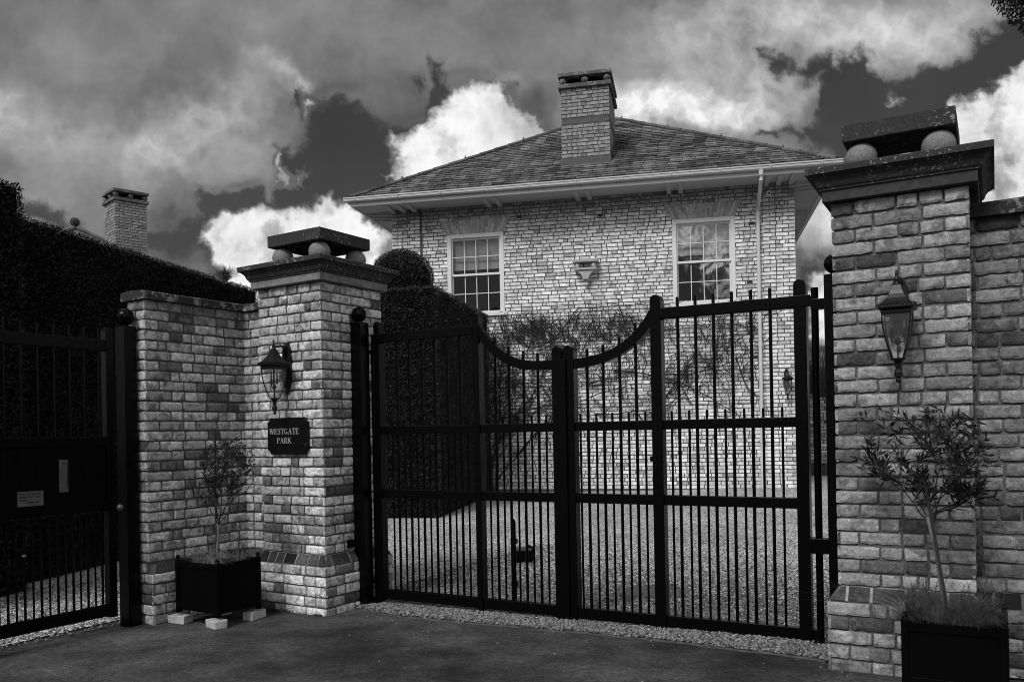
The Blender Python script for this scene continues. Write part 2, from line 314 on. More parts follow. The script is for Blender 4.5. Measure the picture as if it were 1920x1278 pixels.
# ------------------------------------------------------------------ frames and builders
class Fr:
    def __init__(s,deg,ox=0.,oy=0.):
        a=R(deg); s.yaw=a; s.x=(math.cos(a),math.sin(a)); s.y=(-math.sin(a),math.cos(a)); s.o=(ox,oy)
    def P(s,a,b,z=0.): return Vector((s.o[0]+s.x[0]*a+s.y[0]*b, s.o[1]+s.x[1]*a+s.y[1]*b, z))
    def inv(s,X,Y):
        dx,dy=X-s.o[0],Y-s.o[1]; return dx*s.x[0]+dy*s.x[1], dx*s.y[0]+dy*s.y[1]
O=(-1.574,7.154)
L=Fr(-32.5,*O); G=Fr(-29.5,*O); HF=Fr(-11.8); W=Fr(0)
def zg(X,Y):
    s,t=G.inv(X,Y); return .012*min(max(s,-1.5),5)+.025*min(max(t-.6,0),12)
def zf(F,a,b): p=F.P(a,b); return zg(p.x,p.y)
class MB:
    def __init__(s): s.v=[]; s.f=[]; s.m=[]; s.t=[]; s.mi=0; s.tone=.5; s.smooth=False
    def add(s,vs,fs):
        o=len(s.v); s.v+=[tuple(p) for p in vs]; s.t+=[s.tone]*len(vs)
        for f in fs: s.f.append(tuple(i+o for i in f)); s.m.append(s.mi)
    def box(s,x0,x1,y0,y1,z0,z1):
        s.add([(x0,y0,z0),(x1,y0,z0),(x1,y1,z0),(x0,y1,z0),(x0,y0,z1),(x1,y0,z1),(x1,y1,z1),(x0,y1,z1)],
              [(0,3,2,1),(4,5,6,7),(0,1,5,4),(1,2,6,5),(2,3,7,6),(3,0,4,7)])
    def prism(s,poly,y0,y1,axis='y'):   # poly in (x,z)
        n=len(poly)
        if axis=='y': a=[(p[0],y0,p[1]) for p in poly]; b=[(p[0],y1,p[1]) for p in poly]
        elif axis=='z': a=[(p[0],p[1],y0) for p in poly]; b=[(p[0],p[1],y1) for p in poly]
        else: a=[(y0,p[0],p[1]) for p in poly]; b=[(y1,p[0],p[1]) for p in poly]
        s.add(a+b,[tuple(range(n)),tuple(range(2*n-1,n-1,-1))]+[(i,i+n,(i+1)%n+n,(i+1)%n) for i in range(n)])
    def strip(s,top,bot,y0,y1):          # top/bot polylines of (x,z) equally long
        for i in range(len(top)-1):
            a,b,c,d=top[i],top[i+1],bot[i+1],bot[i]
            vs=[(a[0],y0,a[1]),(b[0],y0,b[1]),(c[0],y0,c[1]),(d[0],y0,d[1]),(a[0],y1,a[1]),(b[0],y1,b[1]),(c[0],y1,c[1]),(d[0],y1,d[1])]
            fs=[(0,3,2,1),(4,5,6,7),(0,1,5,4),(3,7,6,2)]
            if i==0: fs.append((0,4,7,3))
            if i==len(top)-2: fs.append((1,2,6,5))
            s.add(vs,fs)
    def tube(s,pts,rad,n=8,caps=True):
        pts=[Vector(p) for p in pts]; rings=[]; r=rad if isinstance(rad,(list,tuple)) else [rad]*len(pts); vs=[]; fs=[]
        for i,p in enumerate(pts):
            d=(pts[min(i+1,len(pts)-1)]-pts[max(i-1,0)]); d=d.normalized() if d.length>1e-9 else Vector((0,0,1))
            a=Vector((0,0,1)) if abs(d.z)<.9 else Vector((1,0,0)); e=d.cross(a).normalized(); f=d.cross(e)
            for k in range(n):
                th=2*math.pi*k/n; vs.append(p+(e*math.cos(th)+f*math.sin(th))*r[i])
        for i in range(len(pts)-1):
            for k in range(n): fs.append((i*n+k,i*n+(k+1)%n,(i+1)*n+(k+1)%n,(i+1)*n+k))
        if caps: fs.append(tuple(range(n-1,-1,-1))); fs.append(tuple(range((len(pts)-1)*n,len(pts)*n)))
        s.add(vs,fs)
    def lathe(s,prof,cx,cy,n=16,rot=0.):  # prof [(r,z)]
        vs=[];fs=[]
        for r,z in prof:
            for k in range(n):
                th=2*math.pi*k/n+rot; vs.append((cx+math.cos(th)*r,cy+math.sin(th)*r,z))
        m=len(prof)
        for i in range(m-1):
            for k in range(n): fs.append((i*n+k,i*n+(k+1)%n,(i+1)*n+(k+1)%n,(i+1)*n+k))
        fs.append(tuple(range(n-1,-1,-1))); fs.append(tuple(range((m-1)*n,m*n))); s.add(vs,fs)
    def ball(s,c,r,n=20,sz=1.):
        m=n//2; prof=[(max(r*math.sin(math.pi*i/m),1e-4),c[2]-r*sz*math.cos(math.pi*i/m)) for i in range(m+1)]; s.lathe(prof,c[0],c[1],n)
    def squares(s,x0,x1,y0,y1,prof):      # prof [(offset,z)] stacked rectangular loops
        vs=[];fs=[]
        for o,z in prof: vs+=[(x0-o,y0-o,z),(x1+o,y0-o,z),(x1+o,y1+o,z),(x0-o,y1+o,z)]
        m=len(prof)
        for i in range(m-1):
            for k in range(4): fs.append((i*4+k,i*4+(k+1)%4,(i+1)*4+(k+1)%4,(i+1)*4+k))
        fs.append((3,2,1,0)); fs.append(tuple(range((m-1)*4,m*4))); s.add(vs,fs)
def setp(o,label=None,cat=None,group=None,kind=None):
    if label: o['label']=label
    if cat: o['category']=cat
    if group: o['group']=group
    if kind: o['kind']=kind
    return o
def thing(name,label,cat,F,at,group=None):
    o=bpy.data.objects.new(name,None); sc.collection.objects.link(o); o.empty_display_size=.1
    o.location=F.P(*at); o.rotation_euler=(0,0,F.yaw); o['_off']=list(at); setp(o,label,cat,group); return o
def root_of(o):
    while o.parent: o=o.parent
    return o
def obj(name,mb,mats,parent=None,F=None,smooth=False,bevel=0):
    if not isinstance(mats,(list,tuple)): mats=[mats]
    me=bpy.data.meshes.new(name)
    v=np.array(mb.v,dtype=np.float64)
    if parent is not None:
        off=np.array(list(root_of(parent)['_off'])); v=v-off
    me.from_pydata(v.tolist(),[],mb.f)
    for m in mats: me.materials.append(m)
    if len(mats)>1: me.polygons.foreach_set('material_index',mb.m)
    at=me.attributes.new('tone','FLOAT','POINT'); at.data.foreach_set('value',np.array(mb.t,dtype=np.float32))
    if smooth: me.polygons.foreach_set('use_smooth',[True]*len(me.polygons))
    me.update()
    o=bpy.data.objects.new(name,me); sc.collection.objects.link(o)
    if parent is not None: o.parent=parent
    elif F is not None: o.location=(F.o[0],F.o[1],0); o.rotation_euler=(0,0,F.yaw)
    if bevel:
        b=o.modifiers.new('bevel','BEVEL'); b.width=bevel; b.segments=2; b.limit_method='ANGLE'; b.angle_limit=R(40)
    return o
def npmesh(name,V,Fc,mats,parent=None,tone=None,F=None,loc=None):
    V=np.asarray(V,dtype=np.float32); Fc=np.asarray(Fc,dtype=np.int32); k=Fc.shape[1]
    if parent is not None: V=V-np.array(list(root_of(parent)['_off']),dtype=np.float32)
    me=bpy.data.meshes.new(name); me.vertices.add(len(V)); me.vertices.foreach_set('co',V.ravel())
    me.loops.add(Fc.size); me.loops.foreach_set('vertex_index',Fc.ravel()); me.polygons.add(len(Fc))
    me.polygons.foreach_set('loop_start',np.arange(0,Fc.size,k,dtype=np.int32))
    for m in (mats if isinstance(mats,(list,tuple)) else [mats]): me.materials.append(m)
    if tone is not None: at=me.attributes.new('tone','FLOAT','POINT'); at.data.foreach_set('value',np.asarray(tone,dtype=np.float32))
    me.update(calc_edges=True); me.validate()
    o=bpy.data.objects.new(name,me); sc.collection.objects.link(o)
    if parent is not None: o.parent=parent
    elif F is not None: o.location=(F.o[0],F.o[1],0); o.rotation_euler=(0,0,F.yaw)
    return o
# ------------------------------------------------------------------ brickwork
def brick(mb,p0,ux,up,n,a0,a1,c0,c1,proud,fine,rnd,open0=False,open1=False):
    """one brick face; a along ux, c along up, raised along n from plane p0"""
    def pt(a,c,d): return (p0[0]+ux[0]*a+up[0]*c+n[0]*d, p0[1]+ux[1]*a+up[1]*c+n[1]*d, p0[2]+ux[2]*a+up[2]*c+n[2]*d)
    if not fine:
        i=.004; j=lambda:rnd.uniform(-.0025,.0025)
        A=[(a0,c0),(a1,c0),(a1,c1),(a0,c1)]; B=[(a0+(0 if open0 else i)+j(),c0+i+j()),(a1-(0 if open1 else i)+j(),c0+i+j()),(a1-(0 if open1 else i)+j(),c1-i+j()),(a0+(0 if open0 else i)+j(),c1-i+j())]
        d=proud+rnd.uniform(-.002,.002)
        mb.add([pt(a,c,-.002) for a,c in A]+[pt(a,c,d) for a,c in B],[(4,5,6,7),(0,1,5,4),(1,2,6,5),(2,3,7,6),(3,0,4,7)]); return
    nx=max(3,int((a1-a0)/.028)); nz=3; seed=rnd.uniform(0,100); vs=[]; idx={}
    tl=rnd.uniform(-.0022,.0022); tv=rnd.uniform(-.0018,.0018); pr=proud+rnd.uniform(-.0025,.0025)
    be=.0045
    for jz in range(nz+1):
        fz=jz/nz; fz=[0,.22,.78,1][jz]
        for ix in range(nx+1):
            if ix==0: fx=0
            elif ix==nx: fx=1
            else: fx=.1+.8*(ix-1)/(nx-2)
            a=a0+(a1-a0)*fx; c=c0+(c1-c0)*fz
            nn=mnoise.noise(Vector((a*22+seed,c*26,seed))); n2=mnoise.noise(Vector((a*60+seed,c*60,seed*2)))
            d=pr+tl*(fx*2-1)+tv*(fz*2-1)+nn*.0014+n2*.0007
            ez=jz in(0,nz); ex=(ix==0 and not open0) or (ix==nx and not open1)
            if ez or ex:
                d-=be+(.004 if (ez and ex) else 0)
            if ez: c+=(n2*.006+nn*.0045)+(.004 if jz==0 and ex else (-.004 if ex else 0))
            if ex: a+=n2*.005
            vs.append(pt(a,c,d))
    w=nx+1; fs=[(j*w+i,j*w+i+1,(j+1)*w+i+1,(j+1)*w+i) for j in range(nz) for i in range(nx)]
    ring=[i for i in range(w)]+[j*w+nx for j in range(1,nz+1)]+[nz*w+i for i in range(nx-1,-1,-1)]+[j*w for j in range(nz-1,0,-1)]
    b=len(vs)
    ac,cc=(a0+a1)/2,(c0+c1)/2
    for r in ring:
        j,i=divmod(r,w); fx=0 if i==0 else (1 if i==nx else .1+.8*(i-1)/(nx-2)); fz=[0,.22,.78,1][j]
        vs.append(pt(a0+(a1-a0)*fx,c0+(c1-c0)*fz,-.003))
    m=len(ring)
    fs+=[(ring[k],b+k,b+(k+1)%m,ring[(k+1)%m]) for k in range(m)]
    mb.add(vs,fs)
def tone_pick(rnd,darkp=.12):
    x=rnd.random()
    if x<darkp*.7: return rnd.uniform(0,.25)
    if x<darkp+.25: return rnd.uniform(.35,.65)
    return rnd.uniform(.62,1.)
def brick_skin(mb,p0,ux,n,length,z0,z1,h=.082,fine=True,seed=1,q0=None,q1=None,proud=.015,openings=(),dark=.12,joint=.0145,S=.218,Hh=.105,cut=None,mi=1):
    rnd=random.Random(seed); ux=(ux[0],ux[1],0.); n=(n[0],n[1],0.); rows=int(round((z1-z0)/h)); h=(z1-z0)/rows; old=mb.mi; mb.mi=mi
    for k in range(rows):
        c0=z0+k*h+joint/2; c1=z0+(k+1)*h-joint/2
        lo=-proud if q0 is not None else 0.; hi=length+proud if q1 is not None else length
        segs=[]; x=lo
        if q0 is not None:
            l=(Hh if (k+q0)%2 else S)+proud+rnd.uniform(-.008,.008); segs.append((lo,lo+l)); x=lo+l+joint
        else:
            x-= (S*.5 if k%2 else 0)+rnd.uniform(0,.02)
        end=hi; last=None
        if q1 is not None:
            l=(Hh if (k+q1)%2 else S)+proud; last=(hi-l,hi); end=hi-l-joint
        typ=k%2
        while x<end-.03:
            r=rnd.random(); w=S if typ else Hh; 
            if r<.22: w=S
            elif r<.34: w=Hh*.72
            w+=rnd.uniform(-.012,.012)
            e=min(x+w,end)
            if end-e<.045: e=end
            if e>0 or q0 is not None: segs.append((max(x,lo),e))
            x=e+joint; typ=1-typ
        if last: segs.append(last)
        ivs=[(lo,hi)]
        for (ox0,ox1,oz0,oz1) in openings:
            if c1>oz0 and c0<oz1:
                nv=[]
                for a,b in ivs:
                    if ox0>a: nv.append((a,min(b,ox0)))
                    if ox1<b: nv.append((max(a,ox1),b))
                ivs=nv
        if cut:
            for ox0,ox1 in cut((c0+c1)/2):
                nv=[]
                for a,b in ivs:
                    if ox0>a: nv.append((a,min(b,ox0)))
                    if ox1<b: nv.append((max(a,ox1),b))
                ivs=[i for i in nv if i[1]>i[0]]
        dz=rnd.uniform(-.002,.002)
        for a,b in segs:
            mb.tone=tone_pick(rnd,dark)
            for ia,ib in ivs:
                aa,bb=max(a,ia),min(b,ib)
                if bb-aa<.02: continue
                brick(mb,p0,ux,(0,0,1),n,aa,bb,c0+dz+(rnd.uniform(-.0015,.0015)),c1+dz,proud,fine,rnd,q0 is not None and a==lo,q1 is not None and b==hi)
    mb.mi=old; mb.tone=.5
def sloped_course(mb,p0,ux,n,length,z0,z1,out,seed,q=.15):
    """plinth course of dark cant bricks: bottom edge stands out by `out`"""
    rnd=random.Random(seed); x=-out; mb_old=mb.mi; mb.mi=2
    while x<length+out-.02:
        w=min(rnd.uniform(.09,.22),length+out-x)
        if length+out-(x+w)<.05: w=length+out-x
        a0,a1=x+.009,x+w-.009; mb.tone=rnd.random()
        def q_(a,z,d): return (p0[0]+ux[0]*a+n[0]*d,p0[1]+ux[1]*a+n[1]*d,z)
        # mitre toward the shaft at both ends
        def am(a,top):
            if not top: return a
            return min(max(a,0.),length)
        j=rnd.uniform(-.003,.003)
        vs=[q_(a0,z0,out+j),q_(a1,z0,out+j),q_(am(a1,1),z1,.012+j),q_(am(a0,1),z1,.012+j),q_(a0,z0,-.01),q_(a1,z0,-.01),q_(am(a1,1),z1+.0,-.01),q_(am(a0,1),z1,-.01)]
        mb.add(vs,[(0,1,2,3),(0,4,5,1),(1,5,6,2),(2,6,7,3),(3,7,4,0)]); x+=w
    mb.mi=mb_old; mb.tone=.5
# ------------------------------------------------------------------ ground
def grid_sheet(name,F,ss,ts_fn,nt,dz,m,kind='structure'):
    V=[];Fc=[]
    for i,s in enumerate(ss):
        for t in ts_fn(s):
            p=F.P(s,t); V.append((p.x,p.y,zg(p.x,p.y)+dz))
    n=nt
    for i in range(len(ss)-1):
        for j in range(n-1): Fc.append((i*n+j,(i+1)*n+j,(i+1)*n+j+1,i*n+j+1))
    o=npmesh(name,V,Fc,m); setp(o,kind=kind); return o
def edge_t(s):
    xs=[-1.3,.07,.3,.68,1.4,2.1,2.7,3.45,3.97,6,12]; ys=[.42,.33,.25,.18,.197,.214,.228,.173,.114,.1,.1]
    return float(np.interp(s,xs,ys))+.012*math.sin(s*9)+.008*math.sin(s*23+1)
xs=sorted(set([-400,-120,-40,-20]+[round(-12+i*.5,2) for i in range(57)]+[20,40,120,400]))
V=[];Fc=[]
for x in xs:
    for y in xs:
        V.append((x,y,zg(x,y)))
n=len(xs); Fc=[(i*n+j,(i+1)*n+j,(i+1)*n+j+1,i*n+j+1) for i in range(n-1) for j in range(n-1)]
setp(npmesh('road',V,Fc,M['asphalt']),kind='structure')
tsA=lambda s:[edge_t(s)+(17.6-edge_t(s))*((k/40)**1.5) for k in range(41)]
grid_sheet('gravel_drive',G,[-1.56]+[-1.5+.1*i for i in range(62)]+[5+i*.5 for i in range(20)],tsA,41,.014,M['gravel'])
grid_sheet('gravel_forecourt',G,[-14+i*.5 for i in range(25)]+[-1.56],lambda s:[-6+k*.6 for k in range(41)],41,.012,M['gravel'])
# pale concrete edging between the tarmac and the gravel
mb=MB(); es=[.05+.05*i for i in range(79)]
V=[];Fc=[]
for s in es:
    for dt,dz in ((-.016,.002),(-.014,.013),(.010,.015),(.012,.002)):
        p=G.P(s,edge_t(s)+dt+.004*math.sin(s*31)); V.append((p.x,p.y,zg(p.x,p.y)+dz))
for i in range(len(es)-1):
    for j in range(3): Fc.append((i*4+j,(i+1)*4+j,(i+1)*4+j+1,i*4+j+1))
M['edging']=mat('concrete_edging',.055,.9,.1,14,.55,.003,90)
setp(npmesh('path_edging',V,Fc,M['edging']),kind='structure')
# loose stones: near strip under the gates, thinning inside
def stones(name,pts,rmin,rmax,seed,label,cat='gravel'):
    rg=np.random.default_rng(seed); n=len(pts)
    base=np.array([(1,0,0),(-1,0,0),(0,1,0),(0,-1,0),(0,0,1),(0,0,-1)],dtype=float)
    fc=np.array([(0,2,4),(2,1,4),(1,3,4),(3,0,4),(2,0,5),(1,2,5),(3,1,5),(0,3,5)])
    r=rg.uniform(rmin,rmax,n); jit=rg.uniform(.65,1.25,(n,6,1)); sc3=np.stack([rg.uniform(.8,1.3,n),rg.uniform(.7,1.1,n),rg.uniform(.45,.8,n)],1)[:,None,:]
    v=base[None]*jit*sc3*r[:,None,None]; th=rg.uniform(0,6.28,n); c,s=np.cos(th)[:,None],np.sin(th)[:,None]
    tilt=rg.uniform(-.5,.5,n)[:,None]
    X=v[:,:,0]*c-v[:,:,1]*s; Y=v[:,:,0]*s+v[:,:,1]*c; Z=v[:,:,2]+X*tilt
    v=np.stack([X,Y,Z],2)+np.asarray(pts)[:,None,:]
    f=(fc[None]+np.arange(n)[:,None,None]*6).reshape(-1,3)
    tone=np.repeat(rg.uniform(0,1,n),6)
    o=npmesh(name,v.reshape(-1,3),f,M['stone_chip'],tone=tone); setp(o,label,cat,kind='stuff'); return o
rg=np.random.default_rng(5); pts=[]
for i in range(26000):
    s=rg.uniform(-.2,4.35); d=rg.exponential(1.1)
    if d>5: continue
    t=edge_t(s)+.0+d
    if t>6: continue
    p=G.P(s,t); pts.append((p.x,p.y,zg(p.x,p.y)+.016+rg.uniform(0,.006)))
for i in range(5000):
    s=rg.uniform(0,4.2); t=edge_t(s)+rg.uniform(-.0,.16); p=G.P(s,t); pts.append((p.x,p.y,zg(p.x,p.y)+.02+rg.uniform(0,.012)))
stones('gravel_stones',pts,.007,.016,6,'loose pale gravel chippings spread under and behind the main gates')
pts=[]
for i in range(4500):
    s=rg.uniform(-3.8,-1.4); t=rg.uniform(-3,.8); p=G.P(s,t); pts.append((p.x,p.y,zg(p.x,p.y)+.014+rg.uniform(0,.006)))
stones('forecourt_gravel_stones',pts,.007,.016,8,'loose gravel chippings behind the dark side gate')
pts=[]
for i in range(120):
    s=rg.uniform(-1,4.6); t=edge_t(s)-rg.exponential(.35)-.02; p=G.P(s,t); pts.append((p.x,p.y,zg(p.x,p.y)+.003))
stones('stray_stones',pts,.004,.011,9,'stray stones kicked out of the gravel onto the tarmac')
# ------------------------------------------------------------------ piers
def pier(name,F,x0,x1,y0,y1,pl,zb,zt,label,seed,slab_in,fascia,bm='brick'):
    cx,cy=(x0+x1)/2,(y0+y1)/2; base_z=zf(F,cx,y0)-.02
    t=thing(name,label,'gate pier',F,(cx,cy,base_z),'brick gate piers with ball and slab caps')
    mb=MB(); mb.mi=0; mb.box(x0,x1,y0,y1,zb,zt)
    for (p,ux,n,ln,q) in (((x0,y0),(1,0),(0,-1),x1-x0,0),((x1,y0),(0,1),(1,0),y1-y0,1),((x0,y1),(0,-1),(-1,0),y1-y0,1),((x1,y1),(-1,0),(0,1),x1-x0,0)):
        brick_skin(mb,(p[0],p[1],0),ux,n,ln,zb,zt,.082,True,seed+hash_(ux),q,q,dark=.22)
    obj('shaft',mb,[M['mortar'],M[bm]],t)
    # plinth
    X0,X1,Y0,Y1=x0-pl,x1+pl,y0-pl,y1+pl; zc=zb-.085
    mb=MB(); mb.mi=0; mb.box(X0,X1,Y0,Y1,base_z,zc)
    for (p,ux,n,ln,q) in (((X0,Y0),(1,0),(0,-1),X1-X0,0),((X1,Y0),(0,1),(1,0),Y1-Y0,1),((X0,Y1),(0,-1),(-1,0),Y1-Y0,1),((X1,Y1),(-1,0),(0,1),X1-X0,0)):
        brick_skin(mb,(p[0],p[1],0),ux,n,ln,base_z,zc,.082,True,seed+50+hash_(ux),q,q,dark=.2)
    mb.mi=0; mb.mi=3; mb.squares(x0,x1,y0,y1,[(pl-.004,zc-.001),(pl-.004,zc+.004),(.002,zb-.002),(.002,zb)])
    for (p,ux,n,ln) in (((x0,y0),(1,0),(0,-1),x1-x0),((x1,y0),(0,1),(1,0),y1-y0),((x0,y1),(0,-1),(-1,0),y1-y0),((x1,y1),(-1,0),(0,1),x1-x0)):
        sloped_course(mb,(p[0],p[1],0),ux,n,ln,zc+.006,zb-.004,pl+.008,seed+int(p[0]*10)+3)
    obj('plinth',mb,[M['mortar'],M[bm],M['brick_dark'],mat('pale_mortar_fillet',.30,.95,.1,20,.3)],t)
    z=zt
    mb=MB(); mb.squares(x0,x1,y0,y1,[(.045,z),(.06,z+.004),(.062,z+.068)]); obj('cap_band',mb,M[fascia],t,bevel=.003)
    mb=MB(); mb.squares(x0,x1,y0,y1,[(.05,z+.0685),(.072,z+.069),(.073,z+.082),(.08,z+.084),(.086,z+.094),(.094,z+.118),(.108,z+.137),(.122,z+.146),(.127,z+.148),(.127,z+.154),(.142,z+.156),(.143,z+.190),(.137,z+.196)])
    obj('cornice',mb,M['stone'],t)
    zc2=z+.196; i=slab_in; rb=.094
    for sx in (x0+i+.095,x1-i-.095):
        for sy in (y0+i+.095,y1-i-.095):
            mb=MB(); mb.ball((sx,sy,zc2+rb-.004),rb,28); obj('ball',mb,M['ball_stone'],t,smooth=True)
    mb=MB(); mb.box(x0+i,x1-i,y0+i,y1-i,zc2+2*rb-.010,zc2+2*rb+.094); obj('top_slab',mb,M['stone'],t,bevel=.006)
    return t
def hash_(u): return int(u[0]*7+u[1]*13+40)
pier('brick_pier',L,-.79,-.057,.05,.78,.05,.497,2.812,'brick gate pier carrying the name plate, left of the main gates',11,.045,'fascia_stone')
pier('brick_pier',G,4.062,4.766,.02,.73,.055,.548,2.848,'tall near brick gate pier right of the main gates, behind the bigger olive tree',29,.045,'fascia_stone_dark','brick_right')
# ------------------------------------------------------------------ garden walls
def coping(mb,p0,ux,n,length,w,z,h,seed,over=.035,back=.035):
    rnd=random.Random(seed); x=-over
    while x<length-.02:
        l=min(rnd.uniform(.42,.62),length-x)
        if length-(x+l)<.15: l=length-x
        j=rnd.uniform(-.003,.003)
        def P_(a,d,zz): return (p0[0]+ux[0]*a-n[0]*d,p0[1]+ux[1]*a-n[1]*d,zz)
        a0,a1=x+.003,x+l-.003; d0,d1=-over+j,w+back; k=6; vs=[];fs=[]
        prof=[(d0,z),(d0,z+h*.85),(d0+.02,z+h),((d0+d1)/2,z+h+.012),(d1-.02,z+h),(d1,z+h*.85),(d1,z)]
        m=len(prof); seg=5
        for q in range(seg+1):
            a=a0+(a1-a0)*q/seg
            for (d,zz) in prof: 
                nn=mnoise.noise(Vector((a*9+seed,d*9,zz*9)))*.006; vs.append(P_(a,d+(nn if d<w/2 else -nn),zz+nn*(1 if zz>z+.01 else 0)))
        for q in range(seg):
            for r in range(m): fs.append((q*m+r,q*m+(r+1)%m,(q+1)*m+(r+1)%m,(q+1)*m+r))
        fs.append(tuple(range(m-1,-1,-1))); fs.append(tuple(range(seg*m,(seg+1)*m))); mb.add(vs,fs); x+=l
# left reveal wall + short return wall to the pier (one L-shaped wall)
u0=-1.13; tn=-.87; tr=.14; th=.23; zt=2.655; zb_=.49
t=thing('garden_wall','pale brick garden wall with lichened stone coping between side gate and name plate pier','wall',L,(u0,tn,-.02))
mb=MB(); mb.box(u0-th,u0,tn,tr+.01,0.,zt); mb.box(u0,-.80,tr,tr+th,0,zt)
brick_skin(mb,(u0,tn,0),(0,1),(1,0),tr-tn,zb_,zt,.082,True,71,0,None,dark=.24)
brick_skin(mb,(u0-th,tn,0),(1,0),(0,-1),th,zb_,zt,.082,True,72,None,1)
brick_skin(mb,(u0+.0,tr,0),(1,0),(0,-1),-.80-u0,zb_,zt,.082,True,73,None,None)
brick_skin(mb,(u0-th,tr,0),(0,-1),(-1,0),tr-tn,zb_,zt,.082,False,74,None,None)
obj('brickwork',mb,[M['mortar'],M['brick_left_wall']],t)
mb=MB(); mb.box(u0-th,u0+.05,tn-.0,tr,-.05,zb_-.085); mb.box(u0,-.85,tr-.05,tr+.02,-.05,zb_-.085)
brick_skin(mb,(u0+.05,tn,0),(0,1),(1,0),tr-tn,-.02,zb_-.085,.082,True,75,0,None,dark=.25)
brick_skin(mb,(u0-th,tn,0),(1,0),(0,-1),th+.05,-.02,zb_-.085,.082,True,76,None,1,dark=.2)
brick_skin(mb,(u0+.05,tr-.05,0),(1,0),(0,-1),.2,-.02,zb_-.085,.082,True,77,None,None)
mb.mi=0
mb.prism([(u0+.048,zb_-.086),(u0+.048,zb_-.082),(u0,zb_),(u0-.1,zb_),(u0-.1,zb_-.086)],tn,tr,'y')
mb.box(u0-th,u0+.001,tn-.0,tn+.1,zb_-.086,zb_)
brick_skin(mb,(u0-th,tn,0),(1,0),(0,-1),th-.03,zb_-.085,zb_,.082,True,79,None,None)
rnd=random.Random(4); y=tn
sloped_course(mb,(u0,tn+.065,0),(0,1),(1,0),tr-tn-.12,zb_-.08,zb_-.004,.058,80)
obj('plinth',mb,[M['mortar'],M['brick'],M['brick_dark']],t)
mb=MB(); coping(mb,(u0,tn,0),(0,1),(1,0),tr-tn+.0,th,zt,.07,5,.04,.05)
coping(mb,(u0+.045,tr,0),(1,0),(0,-1),-.80-u0-.045,th,zt,.07,6,.04,.05)
obj('coping',mb,M['coping'],t)
# right wall
T=.24; s0=4.70; s1=9.; zt=2.70
t=thing('garden_wall','vignette-darkened brick garden wall with mossy coping running off right of the tall near pier','wall',G,(s0,T,.0))
mb=MB(); mb.box(s0,s1,T,T+.25,0.,zt)
brick_skin(mb,(s0,T,0),(1,0),(0,-1),1.5,.53,zt,.082,True,91,None,None,dark=.4)
brick_skin(mb,(s0+1.5,T,0),(1,0),(0,-1),s1-s0-1.5,.53,zt,.082,False,92,None,None,dark=.4)
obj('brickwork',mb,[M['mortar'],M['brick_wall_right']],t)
mb=MB(); mb.box(s0,s1,T-.05,T+.02,0.,.445)
brick_skin(mb,(s0,T-.05,0),(1,0),(0,-1),1.5,.03,.445,.082,True,93,None,None,dark=.3)
brick_skin(mb,(s0+1.5,T-.05,0),(1,0),(0,-1),s1-s0-1.5,.03,.445,.082,False,95,None,None,dark=.3)
mb.mi=0; mb.prism([(T-.048,.444),(T-.048,.449),(T,.53),(T+.02,.53),(T+.02,.444)],s0,s1,'x')
sloped_course(mb,(s0+.06,T,0),(1,0),(0,-1),s1-s0-.1,.45,.526,.058,94)
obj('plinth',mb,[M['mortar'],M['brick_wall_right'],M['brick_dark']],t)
mb=MB(); coping(mb,(s0+.06,T,0),(1,0),(0,-1),s1-s0-.06,.25,zt,.085,15,.05,.05); obj('coping',mb,M['coping'],t)
